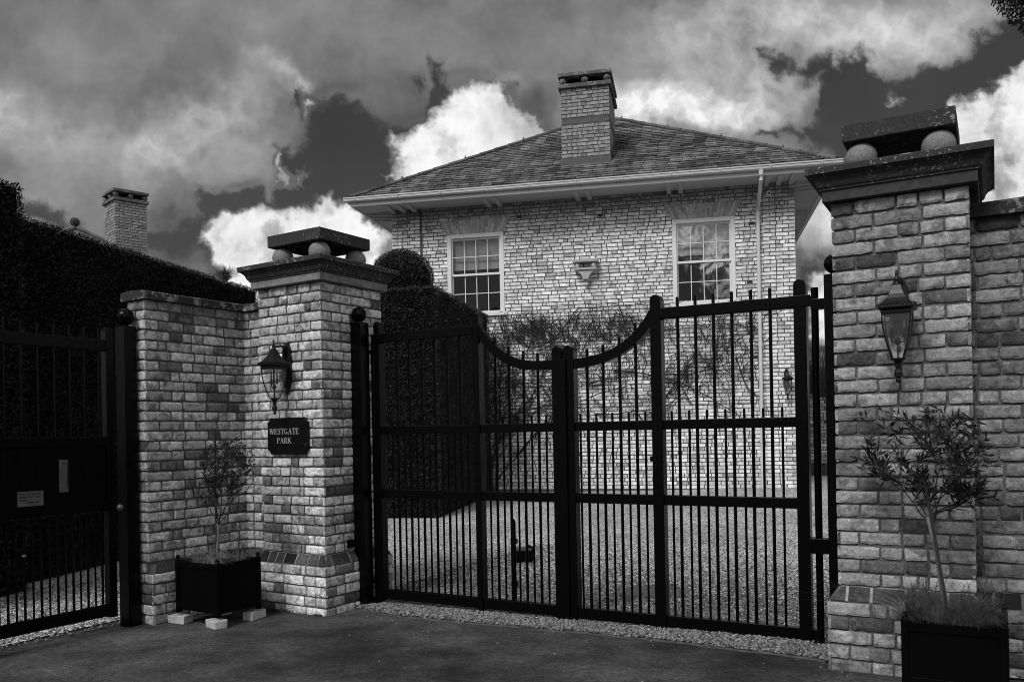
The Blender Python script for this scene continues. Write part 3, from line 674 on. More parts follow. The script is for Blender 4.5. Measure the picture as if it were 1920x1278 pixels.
# moss tufts along the coping
# ------------------------------------------------------------------ gates
def rounded(x0,x1,zb,zt,n=8):
    r=(x1-x0)/2; c=(x0+x1)/2; return [(x0,zb),(x1,zb)]+[(c+r*math.cos(math.pi*k/n),zt-r+r*math.sin(math.pi*k/n)) for k in range(n+1)]
def stile(name,x0,x1,zb,zt,t0,t1,par,m=None):
    mb=MB(); mb.prism(rounded(x0,x1,zb,zt),t0,t1); return obj(name,mb,m or M['wood_black'],par,bevel=.004)
def boxp(name,par,*a,m=None,bevel=.004):
    mb=MB(); mb.box(*a); return obj(name,mb,m or M['wood_black'],par,bevel=bevel)
def bar(name,par,x,t,z0,z1,r,n=10):
    mb=MB(); mb.tube([(x,t,z0),(x,t,z1-.006),(x,t,z1)],[r,r,r*.75],n); o=obj(name,mb,M['iron'],par,smooth=False); return o
GT=.55
def leaf(label,sgn,s_h0,s_h1,s_m0,s_m1,s_c0,s_c1,longs,dogs,curve,loc):
    """hinge stile, middle stile, meeting stile; sgn=+1 for the left leaf"""
    t=thing('gate_leaf',label,'gate',G,loc,'pair of black driveway gates')
    stile('hinge_stile',s_h0,s_h1,.045,2.505,GT,GT+.085,t)
    stile('middle_stile',s_m0,s_m1,.045,2.498,GT,GT+.085,t)
    stile('meeting_stile',s_c0,s_c1,.035,2.172,GT,GT+.085,t)
    a,b=(s_h1,s_m0) if sgn>0 else (s_m1,s_h0)
    c,d=(s_m1,s_c0) if sgn>0 else (s_c1,s_m0)
    f0,f1=GT+.012,GT+.068
    # top rail strap runs out over the hinge stile to the pivot tube
    e0,e1=(a-.085,b) if sgn>0 else (a,b+.125)
    boxp('top_rail',t,e0 if sgn<0 else s_h0-.02,(e1 if sgn>0 else s_h1+.03),GT-.006,GT+.006 if False else GT-.001,2.318,2.393)
    boxp('top_rail',t,a,b,f0-.004,f1,2.312,2.392)
    for z0,z1 in ((1.505,1.575),(.95,1.024),(.058,.142)):
        for (p,q) in ((a,b),(c,d)): boxp('rail',t,p,q,f0,f1,z0,z1)
    top=[(x,z) for x,z in curve]; n=len(top); bot=[]
    for i,(x,z) in enumerate(top):
        x0,z0=top[max(i-1,0)]; x1,z1=top[min(i+1,n-1)]; l=math.hypot(x1-x0,z1-z0); nx_,nz_=(z1-z0)/l,-(x1-x0)/l
        if nz_>0: nx_,nz_=-nx_,-nz_
        w=.074; bx,bz=x+nx_*w,z+nz_*w; bx=min(max(bx,c),d); bot.append((bx,bz))
    # keep both ends vertical
    def endfix(i,xe):
        bot[i]=(xe,top[i][1]-(.118 if abs(top[i][1]-2.4)<.06 else .074))
    endfix(0,top[0][0]); endfix(n-1,top[-1][0])
    mb=MB(); mb.strip(top,bot,f0-.004,f1); obj('curved_rail',mb,M['wood_black'],t)
    for x,zt_ in longs: bar('bar',t,x,GT+.04,.14,zt_,.0118)
    for x in dogs: bar('short_bar',t,x,GT+.04,.14,1.642,.0088)
    return t
cl=[(1.192,2.395),(1.225,2.352),(1.264,2.308),(1.30,2.268),(1.338,2.229),(1.385,2.187),(1.437,2.150),(1.485,2.122),(1.535,2.101),(1.585,2.086),(1.632,2.078),(1.69,2.070),(1.752,2.067),(1.81,2.065),(1.866,2.064)]
crv=[(2.05,2.064),(2.11,2.066),(2.168,2.073),(2.235,2.083),(2.301,2.098),(2.37,2.122),(2.433,2.152),(2.49,2.187),(2.541,2.226),(2.588,2.27),(2.627,2.317),(2.655,2.358),(2.684,2.40)]
g1=leaf('left leaf of the black driveway gates, hung beside the name plate pier',1,.103,.162,1.137,1.192,1.863,1.952,
 [(x,2.462) for x in (.33,.462,.596,.728,.857,.986)]+[(1.328,2.289),(1.457,2.206),(1.592,2.159),(1.722,2.134)],
 [.268,.398,.529,.662,.793,.922,1.053,1.262,1.394,1.527,1.658,1.789],cl,(.1,.6,.03))
g2=leaf('right leaf of the black driveway gates, nearer the tall pier, with the cover strip',-1,3.707,3.789,2.681,2.764,1.96,2.052,
 [(2.152,2.137),(2.286,2.161),(2.421,2.215),(2.551,2.308)]+[(x,2.470) for x in (2.881,3.014,3.146,3.278,3.412,3.544)],
 [2.086,2.221,2.354,2.487,2.618,2.823,2.955,3.085,3.219,3.352,3.484,3.613],crv,(3.83,.6,.03))
boxp('cover_strip',g2,1.925,1.992,GT-.022,GT-.002,.04,2.07)
for g,(x,z1) in ((g1,(.078,2.33)),(g2,(3.842,2.44))):
    mb=MB(); mb.tube([(x,GT+.03,.06),(x,GT+.03,z1)],.024,14); obj('hinge_tube',mb,M['iron'],g,smooth=False)
    a,b=(x,.12) if x<1 else (3.77,x)
    boxp('hinge_arm',g,a,b,GT+.012,GT+.05,2.318,2.388); boxp('hinge_arm',g,a,b,GT+.012,GT+.05,.063,.14)
for g,xs_ in ((g1,(.21,.35,.5,.62)),(g2,(3.20,3.38,3.56))):
    for x in xs_:
        mb=MB(); mb.tube([(x,GT+.01,2.352),(x,GT-.008,2.352)],[.017,.012],8); obj('bolt',mb,M['iron'],g)
# extra strap plates with bolts on the top rails
# small lock on middle stile of right leaf
boxp('latch',g2,2.655,2.681,GT+.02,GT+.05,1.27,1.31,m=M['iron'])
mb=MB(); mb.tube([(1.452,GT+.09,.14),(1.452,GT+.09,.78)],.011,8); mb.tube([(1.452,GT+.09,.78),(1.46,GT+.06,.80)],.009,6); mb.box(1.43,1.475,GT+.06,GT+.1,.6,.64); mb.box(1.43,1.475,GT+.06,GT+.1,.25,.29)
obj('drop_bolt',mb,M['iron'],g1)
def gate_post(label,F,x0,x1,y0,y1,zb,zt,rb,brackets=()):
    t=thing('gate_post',label,'gate post',F,((x0+x1)/2,(y0+y1)/2,zb),'black gate posts topped with balls')
    boxp('post',t,x0,x1,y0,y1,zb,zt,m=M['wood_black'],bevel=.005)
    cx,cy=(x0+x1)/2,(y0+y1)/2
    mb=MB(); mb.lathe([(.03,zt-.001),(.032,zt+.008),(.02,zt+.012)]+[(max(rb*math.sin(math.pi*i/12),.001),zt+.006+rb-rb*math.cos(math.pi*i/12)) for i in range(2,13)],cx,cy,24); obj('ball_finial',mb,M['iron'],t,smooth=True)
    for b in brackets: boxp('hinge_bracket',t,*b,m=M['iron'],bevel=.003)
    return t
gate_post('ball-topped black post beside the name plate pier',G,-.03,.088,.392,.51,-.02,2.492,.067,[(.03,.11,.511,.60,2.225,2.255),(.03,.112,.511,.60,.20,.235),(.02,.13,.5105,.62,.03,.058)])
gate_post('ball-topped black post half hidden by the tall near pier',G,3.925,4.045,.43,.55,.0,2.50,.067,[(3.82,3.9245,.54,.60,2.29,2.36),(3.79,3.9245,.50,.60,.66,.76),(3.81,3.9245,.48,.60,.03,.075)])
gate_post('ball-topped black post of the side gate at the end of the pale brick wall',G,-1.365,-1.242,-.955,-.845,-.02,2.43,.072)
# wedge-shaped support under right bracket
# ---- side gate
sx=-1.24
t=thing('side_gate','dark side gate with a letter plate and a handwritten notice','gate',G,(sx,-1.07,.03))
def sg(name,y0,y1,z0,z1,x1=sx,x0=sx-.05,m=None): return boxp(name,t,x0,x1,y0,y1,z0,z1,m=m)
for (y0,y1) in ((-1.13,-1.065),(-2.09,-2.02)):
    mb=MB(); mb.prism(rounded(y0,y1,.10,2.32 if y0<-1.5 else 2.40,6),sx-.06,sx+.006,'x'); obj('stile',mb,M['wood_black'],t,bevel=.003)
sg('top_rail',-2.02,-1.13,2.21,2.297); sg('rail',-2.02,-1.13,1.46,1.532); sg('rail',-2.02,-1.13,.945,1.018); sg('bottom_rail',-2.02,-1.13,.115,.205)
sg('panel',-2.02,-1.13,1.018,1.46,sx-.012,sx-.03)
for y in (-1.92,-1.796,-1.671,-1.543,-1.42,-1.299,-1.176): bar('bar',t,y*0+sx-.02,y,.2,2.384,.0095)
for y in (-1.982,-1.858,-1.733,-1.607,-1.481,-1.36,-1.237): bar('short_bar',t,sx-.02,y,.2,1.598,.0075)
mb=MB(); mb.box(sx-.012,sx-.004,-1.526,-1.456,1.118,1.364); obj('letter_plate',mb,M['steel'],t,bevel=.002)
pl=bpy.data.objects['letter_plate']
mb=MB(); mb.box(sx-.004,sx-.0005,-1.512,-1.470,1.150,1.333); o=obj('letter_flap',mb,M['steel'],pl,bevel=.0015)
mb=MB(); mb.box(sx-.0038,sx-.002,-1.4665,-1.4635,1.146,1.337); mb.box(sx-.0038,sx-.002,-1.512,-1.4635,1.335,1.338); obj('letter_slot',mb,M['ink'],pl)
mb=MB(); mb.ball((sx+.035,-1.05,.967),.026,16); mb.tube([(sx-.01,-1.05,.967),(sx+.03,-1.05,.967)],.012,10); obj('door_knob',mb,M['chrome'],t,smooth=True)
mb=MB(); mb.ball((sx+.01,-1.815,.68),.016,12,.7); obj('latch_knob',mb,M['chrome'],t,smooth=True)
mb=MB(); mb.box(sx-.011,sx-.008,-1.845,-1.652,1.0345,1.143); nt_=obj('paper_notice',mb,M['paper'],t)
gate_post('square black post at the hinge edge of the side gate, at the left border',G,-1.365,-1.242,-2.22,-2.10,-.02,2.43,.072)
# handwriting on the notice
STROKES={'A':[[(0,0),(.5,1),(1,0)],[(.2,.4),(.8,.4)]],'B':[[(0,0),(0,1),(.8,.9),(.8,.6),(0,.5),(.9,.3),(.8,0),(0,0)]],'E':[[(1,0),(0,0),(0,1),(1,1)],[(0,.5),(.8,.5)]],'G':[[(1,.85),(.5,1),(0,.5),(.4,0),(1,.1),(1,.45),(.6,.45)]],
'H':[[(0,0),(0,1)],[(1,0),(1,1)],[(0,.5),(1,.5)]],'I':[[(.5,0),(.5,1)]],'K':[[(0,0),(0,1)],[(1,1),(0,.5),(1,0)]],'L':[[(0,1),(0,0),(.9,0)]],'N':[[(0,0),(0,1),(1,0),(1,1)]],'O':[[(.5,0),(0,.3),(0,.7),(.5,1),(1,.7),(1,.3),(.5,0)]],
'P':[[(0,0),(0,1),(.9,.9),(.9,.55),(0,.5)]],'R':[[(0,0),(0,1),(.9,.9),(.9,.55),(0,.5),(1,0)]],'S':[[(1,.9),(.4,1),(0,.75),(.9,.35),(.7,0),(0,.1)]],'T':[[(.5,0),(.5,1)],[(0,1),(1,1)]],'U':[[(0,1),(0,.2),(.5,0),(1,.2),(1,1)]],'X':[[(0,0),(1,1)],[(0,1),(1,0)]],'Y':[[(0,1),(.5,.5),(1,1)],[(.5,.5),(.4,0)]],'C':[[(1,.85),(.4,1),(0,.5),(.4,0),(1,.15)]],'.':[[(.3,0),(.5,.08)]]}
def handwriting():
    mb=MB(); rnd=random.Random(3); dx=sx-.0074
    lines=[('PLEASE PUT PACKAGES',-1.838,1.118,.0082),('THROUGH THIS GATE',-1.838,1.096,.0088),('OR BOX.',-1.832,1.073,.0088),('THANK YOU',-1.775,1.055,.0088)]
    for txt,y,z,w in lines:
        for i,ch in enumerate(txt):
            for st in STROKES.get(ch,[]):
                pts=[(y+i*w*1.12+px*w*.8,z+pz*.0125+rnd.uniform(-.0005,.0005)) for px,pz in st]
                for (a,b) in zip(pts[:-1],pts[1:]):
                    l=math.hypot(b[0]-a[0],b[1]-a[1])+1e-6; nx_,nz_=-(b[1]-a[1])/l*.0011,(b[0]-a[0])/l*.0011
                    mb.add([(dx,a[0]+nx_,a[1]+nz_),(dx,a[0]-nx_,a[1]-nz_),(dx,b[0]-nx_,b[1]-nz_),(dx,b[0]+nx_,b[1]+nz_)],[(0,1,2,3)])
    return obj('handwriting',mb,M['ink'],nt_)
handwriting()
# ------------------------------------------------------------------ name plate
t=thing('name_plate','black slate name plate lettered WESTGATE PARK on the left brick pier','sign',L,(-.44,.04,1.51))
x0,x1,z0,z1=-.688,-.198,1.352,1.668; r=.035; poly=[]
for (cx,cz,a0) in ((x0,z0,90),(x1,z0,180),(x1,z1,270),(x0,z1,360)):
    pts_=[(cx+r*math.cos(R(a0-90*k/5)),cz+r*math.sin(R(a0-90*k/5))) for k in range(6)]
    poly+=pts_
mb=MB(); mb.prism(poly,.008,.036); obj('plate',mb,M['sign'],t,bevel=.002)
def serif_text(txt,xc,zb,hgt,y,adv):
    """thick and thin strokes with slab serifs, built as flat raised quads"""
    mb=MB(); T_,t_=.17,.07
    def seg(x,z,a,b,w):
        (ax,az),(bx,bz)=a,b; l=math.hypot(bx-ax,bz-az)+1e-9; nx_,nz_=-(bz-az)/l*w/2,(bx-ax)/l*w/2
        P_=[(ax+nx_,az+nz_),(ax-nx_,az-nz_),(bx-nx_,bz-nz_),(bx+nx_,bz+nz_)]
        mb.prism([(x+px*hgt,z+pz*hgt) for px,pz in P_],y,y-.0025)
    G_={'W':(1.2,[((.1,1),(.35,0),T_),((.35,0),(.6,.95),t_),((.55,1),(.85,0),T_),((.85,0),(1.12,1),t_),((0,1),(.25,1),t_),((.45,1),(.68,1),t_),((1.0,1),(1.22,1),t_)]),
    'E':(.82,[((.15,0),(.15,1),T_),((0,0),(.72,0),t_),((0,1),(.70,1),t_),((.15,.52),(.5,.52),t_),((.72,0),(.72,.25),t_),((.70,1),(.70,.78),t_),((.5,.4),(.5,.64),t_)]),
    'S':(.72,[((.58,.78),(.58,1),t_),((.58,.88),(.35,1),t_),((.35,1),(.12,.88),t_),((.12,.88),(.1,.7),T_*.8),((.1,.7),(.55,.38),T_),((.55,.38),(.55,.15),T_*.8),((.55,.15),(.33,0),t_),((.33,0),(.08,.14),t_),((.08,0),(.08,.25),t_)]),
    'T':(.82,[((.4,0),(.4,1),T_),((0,1),(.8,1),t_),((0,1),(0,.76),t_),((.8,1),(.8,.76),t_),((.25,0),(.55,0),t_)]),
    'G':(.95,[((.75,.75),(.75,1),t_),((.72,.85),(.45,1),t_),((.45,1),(.15,.82),t_*1.3),((.15,.82),(.1,.5),T_),((.1,.5),(.15,.18),T_),((.15,.18),(.45,0),t_*1.3),((.45,0),(.75,.12),t_),((.75,0),(.75,.42),T_),((.6,.42),(.9,.42),t_)]),
    'A':(.98,[((.12,0),(.45,1),t_),((.42,1),(.78,0),T_),((.25,.35),(.62,.35),t_),((0,0),(.26,0),t_),((.62,0),(.95,0),t_)]),
    'P':(.8,[((.15,0),(.15,1),T_),((0,1),(.45,1),t_),((.45,1),(.66,.88),t_),((.63,.88),(.63,.62),T_),((.66,.62),(.45,.48),t_),((.45,.48),(.15,.48),t_),((0,0),(.34,0),t_)]),
    'R':(.92,[((.15,0),(.15,1),T_),((0,1),(.45,1),t_),((.45,1),(.64,.88),t_),((.61,.88),(.61,.64),T_),((.64,.64),(.45,.5),t_),((.45,.5),(.15,.5),t_),((0,0),(.32,0),t_),((.42,.5),(.72,0),T_),((.65,0),(.92,0),t_)]),
    'K':(.95,[((.15,0),(.15,1),T_),((0,1),(.32,1),t_),((0,0),(.32,0),t_),((.18,.42),(.7,1),t_),((.35,.6),(.75,0),T_),((.58,1),(.85,1),t_),((.62,0),(.95,0),t_)])}
    tot=sum(G_[c][0]*adv for c in txt)*hgt; x=xc-tot/2
    for c in txt:
        w,ss_=G_[c]
        for a,b,ww in ss_: seg(x,zb,a,b,ww)
        x+=w*adv*hgt
    return mb
mb=serif_text('WESTGATE',-.478,1.527,.048,.008,1.07); obj('lettering',mb,M['letter'],t)
mb=serif_text('PARK',-.478,1.449,.046,.008,1.07); obj('lettering',mb,M['letter'],t)
# ------------------------------------------------------------------ wall lanterns
def lantern_mesh(label,F,x,yw,z0,group='black wall lanterns'):
    """x, wall plane yw, z0 = bottom tip; hangs in front of a scrolled back plate"""
    t=thing('wall_lantern',label,'wall lantern',F,(x,yw,z0+.3),group); y=yw-.165
    q=math.pi/4; r2=math.sqrt(2)
    def sq(name,prof,m,smooth=False,n=4,rot=q,par=None,bevel=0):
        mb=MB(); mb.lathe([(r*(r2 if n==4 else 1),z0+z) for r,z in prof],x,y,n,rot); return obj(name,mb,m,par or t,smooth=smooth,bevel=bevel)
    sq('bottom_finial',[(.004,0),(.012,.006),(.014,.02),(.010,.03),(.021,.036),(.022,.06),(.018,.075),(.013,.08),(.015,.088),(.018,.11),(.026,.125),(.040,.132),(.041,.140),(.02,.142)],M['lamp_black'],False,12,0)
    prof=[(.028,.142),(.036,.17),(.046,.205),(.057,.25),(.066,.30),(.071,.345),(.0735,.385)]
    sq('lamp_glass',prof,M['lamp_glass'])
    mb=MB()
    for i in range(4):
        a=q+i*math.pi/2; pts_=[(x+math.cos(a)*(r*r2+.001),y+math.sin(a)*(r*r2+.001),z0+z) for r,z in prof]; mb.tube(pts_,.0048,6)
    fr=obj('glazing_frame',mb,M['lamp_black'],t)
    sq('eaves_band',[(.072,.384),(.078,.388),(.080,.405),(.076,.41),(.090,.414),(.0965,.42),(.0965,.432),(.088,.438),(.084,.442)],M['lamp_black'],bevel=.002)
    mb=MB(); 
    for i in range(4):
        for k in range(9):
            a=i*math.pi/2; u=-.08+k*.02; px,py=math.cos(a)*.094-math.sin(a)*u,math.sin(a)*.094+math.cos(a)*u; mb.ball((x+px,y+py,z0+.437),.0085,6)
    obj('beading',mb,M['lamp_black'],t)
    sq('lamp_roof',[(.084,.442),(.070,.456),(.052,.478),(.038,.502),(.030,.522),(.024,.545),(.021,.552)],M['lamp_black'])
    sq('top_finial',[(.02,.550),(.024,.556),(.018,.564),(.010,.57),(.016,.58),(.017,.592),(.010,.60),(.006,.606),(.009,.616),(.007,.628),(.002,.64)],M['lamp_black'],True,12,0)
    # candle cluster
    mb=MB(); mb.tube([(x,y,z0+.142),(x,y,z0+.27)],.004,6); mb.ball((x,y,z0+.235),.017,8,1.4)
    for dx in (-.034,.034): mb.tube([(x,y,z0+.225),(x+dx,y,z0+.235),(x+dx,y,z0+.26)],.004,5); mb.tube([(x+dx,y,z0+.258),(x+dx,y,z0+.305)],.0105,8)
    obj('candle_holder',mb,M['lamp_black'],t)
    mb=MB()
    for dx in (-.034,.034): mb.lathe([(.004,z0+.305),(.010,z0+.318),(.009,z0+.34),(.002,z0+.362)],x+dx,y,8)
    obj('bulb',mb,M['bulb'],t,smooth=True)
    # back plate, oval and scrolled
    z1,z2=z0+.215,z0+.625; zc=(z1+z2)/2; poly=[]
    for k in range(24):
        a=2*math.pi*k/24; ww=.046+.014*abs(math.sin(a))+(.008 if k%2 else 0); poly.append((x+math.cos(a)*ww,zc+math.sin(a)*(z2-z1)/2))
    mb=MB(); mb.prism(poly,yw-.03,yw-.004); mb.ball((x,yw-.032,z2-.035),.022,10); mb.lathe([(.012,z1-.035),(.018,z1-.02),(.02,z1),(.012,z1+.02)],x,yw-.02,8)
    obj('back_plate',mb,M['lamp_black'],t,bevel=.003)
    arm=[(x,yw-.02,z0+.50),(x,yw-.045,z0+.575),(x,yw-.085,z0+.592),(x,yw-.14,z0+.578),(x,y,z0+.57)]
    mb=MB(); mb.tube(arm,[.016,.014,.010,.009,.011],8)
    mb.tube([(x,yw-.03,z0+.50),(x,yw-.06,z0+.52),(x,yw-.065,z0+.548),(x,yw-.05,z0+.556)],[.010,.009,.007,.005],6); obj('arm',mb,M['lamp_black'],t,smooth=True)
    return t
M['bulb']=mat('clear_bulb',.12,.2,.5)
def copy_tree(o,parent=None):
    c=o.copy(); sc.collection.objects.link(c)
    if parent: c.parent=parent
    for ch in list(o.children): copy_tree(ch,c)
    return c
l1=lantern_mesh('black wall lantern above the name plate, hanging from a scrolled bracket',L,-.445,.041,1.694)
def place_copy(src,F,x,y,z,label):
    c=copy_tree(src); c.location=F.P(x,y,z); c.rotation_euler=(0,0,F.yaw); c['label']=label; return c
place_copy(l1,G,4.415,.011,1.744+.3,'black wall lantern on the tall near pier above the bigger olive tree')
place_copy(l1,HF,1.865,17.676-.055,2.02+.3,'small far black wall lantern on the house wall right of the downpipe')
# ------------------------------------------------------------------ planters, trees
def planter(F,x0,x1,y0,y1,zb,zt,label,seed):
    t=thing('planter_box',label,'planter',F,((x0+x1)/2,(y0+y1)/2,zb),'square black planters beside the piers')
    p=.035; mb=MB(); w=.02
    mb.box(x0+.01,x1-.01,y0+.01,y0+.01+w,zb+.03,zt-.025); mb.box(x0+.01,x1-.01,y1-.01-w,y1-.01,zb+.03,zt-.025); mb.box(x0+.01,x0+.01+w,y0+.03,y1-.03,zb+.03,zt-.025); mb.box(x1-.01-w,x1-.01,y0+.03,y1-.03,zb+.03,zt-.025); mb.box(x0+.03,x1-.03,y0+.03,y1-.03,zb+.03,zb+.05)
    obj('side_panels',mb,M['planter'],t)
    for cx in (x0,x1-p):
        for cy in (y0,y1-p):
            mb=MB(); mb.box(cx,cx+p,cy,cy+p,zb,zt); po=obj('corner_post',mb,M['planter'],t,bevel=.003)
            mb=MB(); mb.ball((cx+p/2,cy+p/2,zt+.018),.019,12); obj('knob',mb,M['planter'],po,smooth=True)
    for z_ in (zb+.045,zt-.06):
        for a in ((x0+p,x1-p,y0+.002,y0+.01,z_,z_+.05),(x0+p,x1-p,y1-.01,y1-.002,z_,z_+.05),(x0+.002,x0+.01,y0+p,y1-p,z_,z_+.05),(x1-.01,x1-.002,y0+p,y1-p,z_,z_+.05)):
            mb=MB(); mb.box(*a); obj('rail',mb,M['planter'],t,bevel=.002)
    mb=MB(); n=12; vs=[];fs=[]
    for i in range(n+1):
        for j in range(n+1):
            a=x0+.03+(x1-x0-.06)*i/n; b=y0+.03+(y1-y0-.06)*j/n; vs.append((a,b,zt-.045+.02*mnoise.noise(Vector((a*14,b*14,seed)))))
    for i in range(n):
        for j in range(n): fs.append((i*(n+1)+j,(i+1)*(n+1)+j,(i+1)*(n+1)+j+1,i*(n+1)+j+1))
    mb.add(vs,fs); obj('soil',mb,M['soil'],t)
    return t
planter(L,-.975,-.445,-.745,-.305,.078,.515,'square black planter raised on pale bricks left of the name plate pier',3)
planter(G,4.437,4.93,-.52,-.075,.09,.485,'square black planter at the foot of the tall near pier, overgrown with lavender',4)
for i,(x,y,a) in enumerate(((-.955,-.72,12),(-.505,-.715,-14),(-.50,-.335,8),(-.93,-.33,-5))):
    t=MB(); t.box(-.085,.085,-.052,.052,0,.066)
    for k in range(len(t.v)): t.v[k]=tuple(c+random.Random(i*9+k).uniform(-.004,.004) for c in t.v[k])
    f2=Fr(-32.5+a*1.0,*L.P(x,y)[:2]); o=obj('loose_brick',t,M['pale_brick'],None,None,bevel=.006)
    o.location=(f2.o[0],f2.o[1],zg(*f2.o)+.002); o.rotation_euler=(0,0,f2.yaw+(math.pi/2 if i in(2,) else 0))
    setp(o,['pale loose brick under the left corner of the planter by the garden wall','pale loose brick under the front corner of the planter by the garden wall','pale loose brick under the right corner of the planter, next to the pier','loose brick hidden at the back corner of the left planter'][i],'brick','pale bricks raising the left planter')
def leaves_np(base,dirs,length,width,rg,curl=.15):
    """blade leaves: two tris folded; base,dirs Nx3"""
    n=len(base); d=dirs/np.linalg.norm(dirs,axis=1,keepdims=True); r=rg.normal(size=(n,3)); s=np.cross(d,r); s/=np.linalg.norm(s,axis=1,keepdims=True)+1e-9
    l=length*rg.uniform(.6,1.2,(n,1)); w=width*rg.uniform(.7,1.2,(n,1)); nn=np.cross(s,d)
    tip=base+d*l+nn*l*rg.uniform(-curl,curl,(n,1)); mid=base+d*l*.5
    V=np.stack([base,mid+s*w*.5,tip,mid-s*w*.5],1).reshape(-1,3); Fc=np.arange(n*4).reshape(n,4); return V,Fc
def olive(F,base,label,top,spread,centre,seed,nb,leaf_n,ll,lw,lean,stake,trunkr,mat_trunk):
    rnd=random.Random(seed); rg=np.random.default_rng(seed)
    t=thing('olive_tree',label,'olive tree',F,base,'olive trees in planters'); bx,by,bz=base
    fork=Vector((bx+lean[0]*.5,by+lean[1]*.5,bz+lean[2])); mb=MB()
    tr=[(bx,by,bz-.06),(bx+lean[0]*.12,by,bz+lean[2]*.3),(bx+lean[0]*.3+.008,by,bz+lean[2]*.65),tuple(fork)]
    mb.tube(tr,[trunkr,trunkr*.85,trunkr*.8,trunkr*.75],7); br=MB(); pts_=[];drs=[]
    c=Vector(centre)
    def grow(p,d,l,r,lev):
        n=5; path=[p.copy()]; q=p.copy()
        for i in range(n):
            d=(d+Vector((rnd.uniform(-.35,.35),rnd.uniform(-.35,.35),rnd.uniform(-.2,.3)))).normalized(); q2=q+d*(l/n)
            e=Vector(((q2.x-c.x)/spread[0],(q2.y-c.y)/spread[1],(q2.z-c.z)/spread[2]))
            if e.length>rnd.uniform(.75,1.5) and e.length>Vector(((q.x-c.x)/spread[0],(q.y-c.y)/spread[1],(q.z-c.z)/spread[2])).length: d=(d-Vector((q2.x-c.x,q2.y-c.y,q2.z-c.z)).normalized()*.9).normalized(); q2=q+d*(l/n)*.6
            q=q2; path.append(q.copy())
            if lev>0 and i>=1 and rnd.random()<.85:
                dd=(d+Vector((rnd.uniform(-1,1),rnd.uniform(-.8,.8),rnd.uniform(-.3,.6)))).normalized(); grow(q,dd,l*rnd.uniform(.45,.7),r*.6,lev-1)
            if lev<=1:
                for k in range(leaf_n):
                    f=rnd.random(); pp=path[-2].lerp(path[-1],f); a=(d*rnd.uniform(.4,1.2)+Vector((rnd.uniform(-1,1),rnd.uniform(-1,1),rnd.uniform(-.6,.8)))).normalized()
                    pts_.append(tuple(pp)); drs.append(tuple(a))
        br.tube(path,[r*(1-.8*i/n) for i in range(n+1)],5)
    c=Vector(centre)
    for k in range(nb):
        a=rnd.uniform(0,6.28); tgt=Vector((c.x+math.cos(a)*spread[0]*rnd.uniform(.35,1),c.y+math.sin(a)*spread[1]*rnd.uniform(.3,1),c.z+rnd.uniform(-.6,1)*spread[2]))
        st=Vector(tr[2]).lerp(fork,rnd.uniform(.45,1)); d=(tgt-st); grow(st,d.normalized(),d.length,trunkr*.34,2)
    obj('trunk',mb,mat_trunk,t,smooth=True); obj('branches',br,M['twine'],t)
    V,Fc=leaves_np(np.array(pts_),np.array(drs),ll,lw,rg); o=npmesh('foliage',V,Fc,M['olive_leaf'],parent=t)
    mb=MB(); mb.tube([(bx+stake[0],by+stake[1],bz-.05),(bx+stake[2],by+stake[3],bz+stake[4])],.009 if trunkr<.02 else .007,6); obj('stake',mb,M['twine'] if trunkr<.02 else M['bark_pale'],t)
    return t
olive(L,(-.71,-.53,.48),'small thin olive tree in the left planter in front of the garden wall',0,(.27,.2,.34),(-.60,-.50,1.17),21,9,3,.038,.0095,(.02,0,.36),(-.012,.0,-.006,0,1.10),.013,M['bark'])
olive(G,(4.645,-.30,.45),'bigger bushy olive tree in front of the tall near pier with pale leaning stems',0,(.37,.24,.36),(4.57,-.27,1.24),33,8,3,.066,.0125,(-.17,0,.56),(.02,-.02,-.10,-.03,.80),.015,M['bark'])
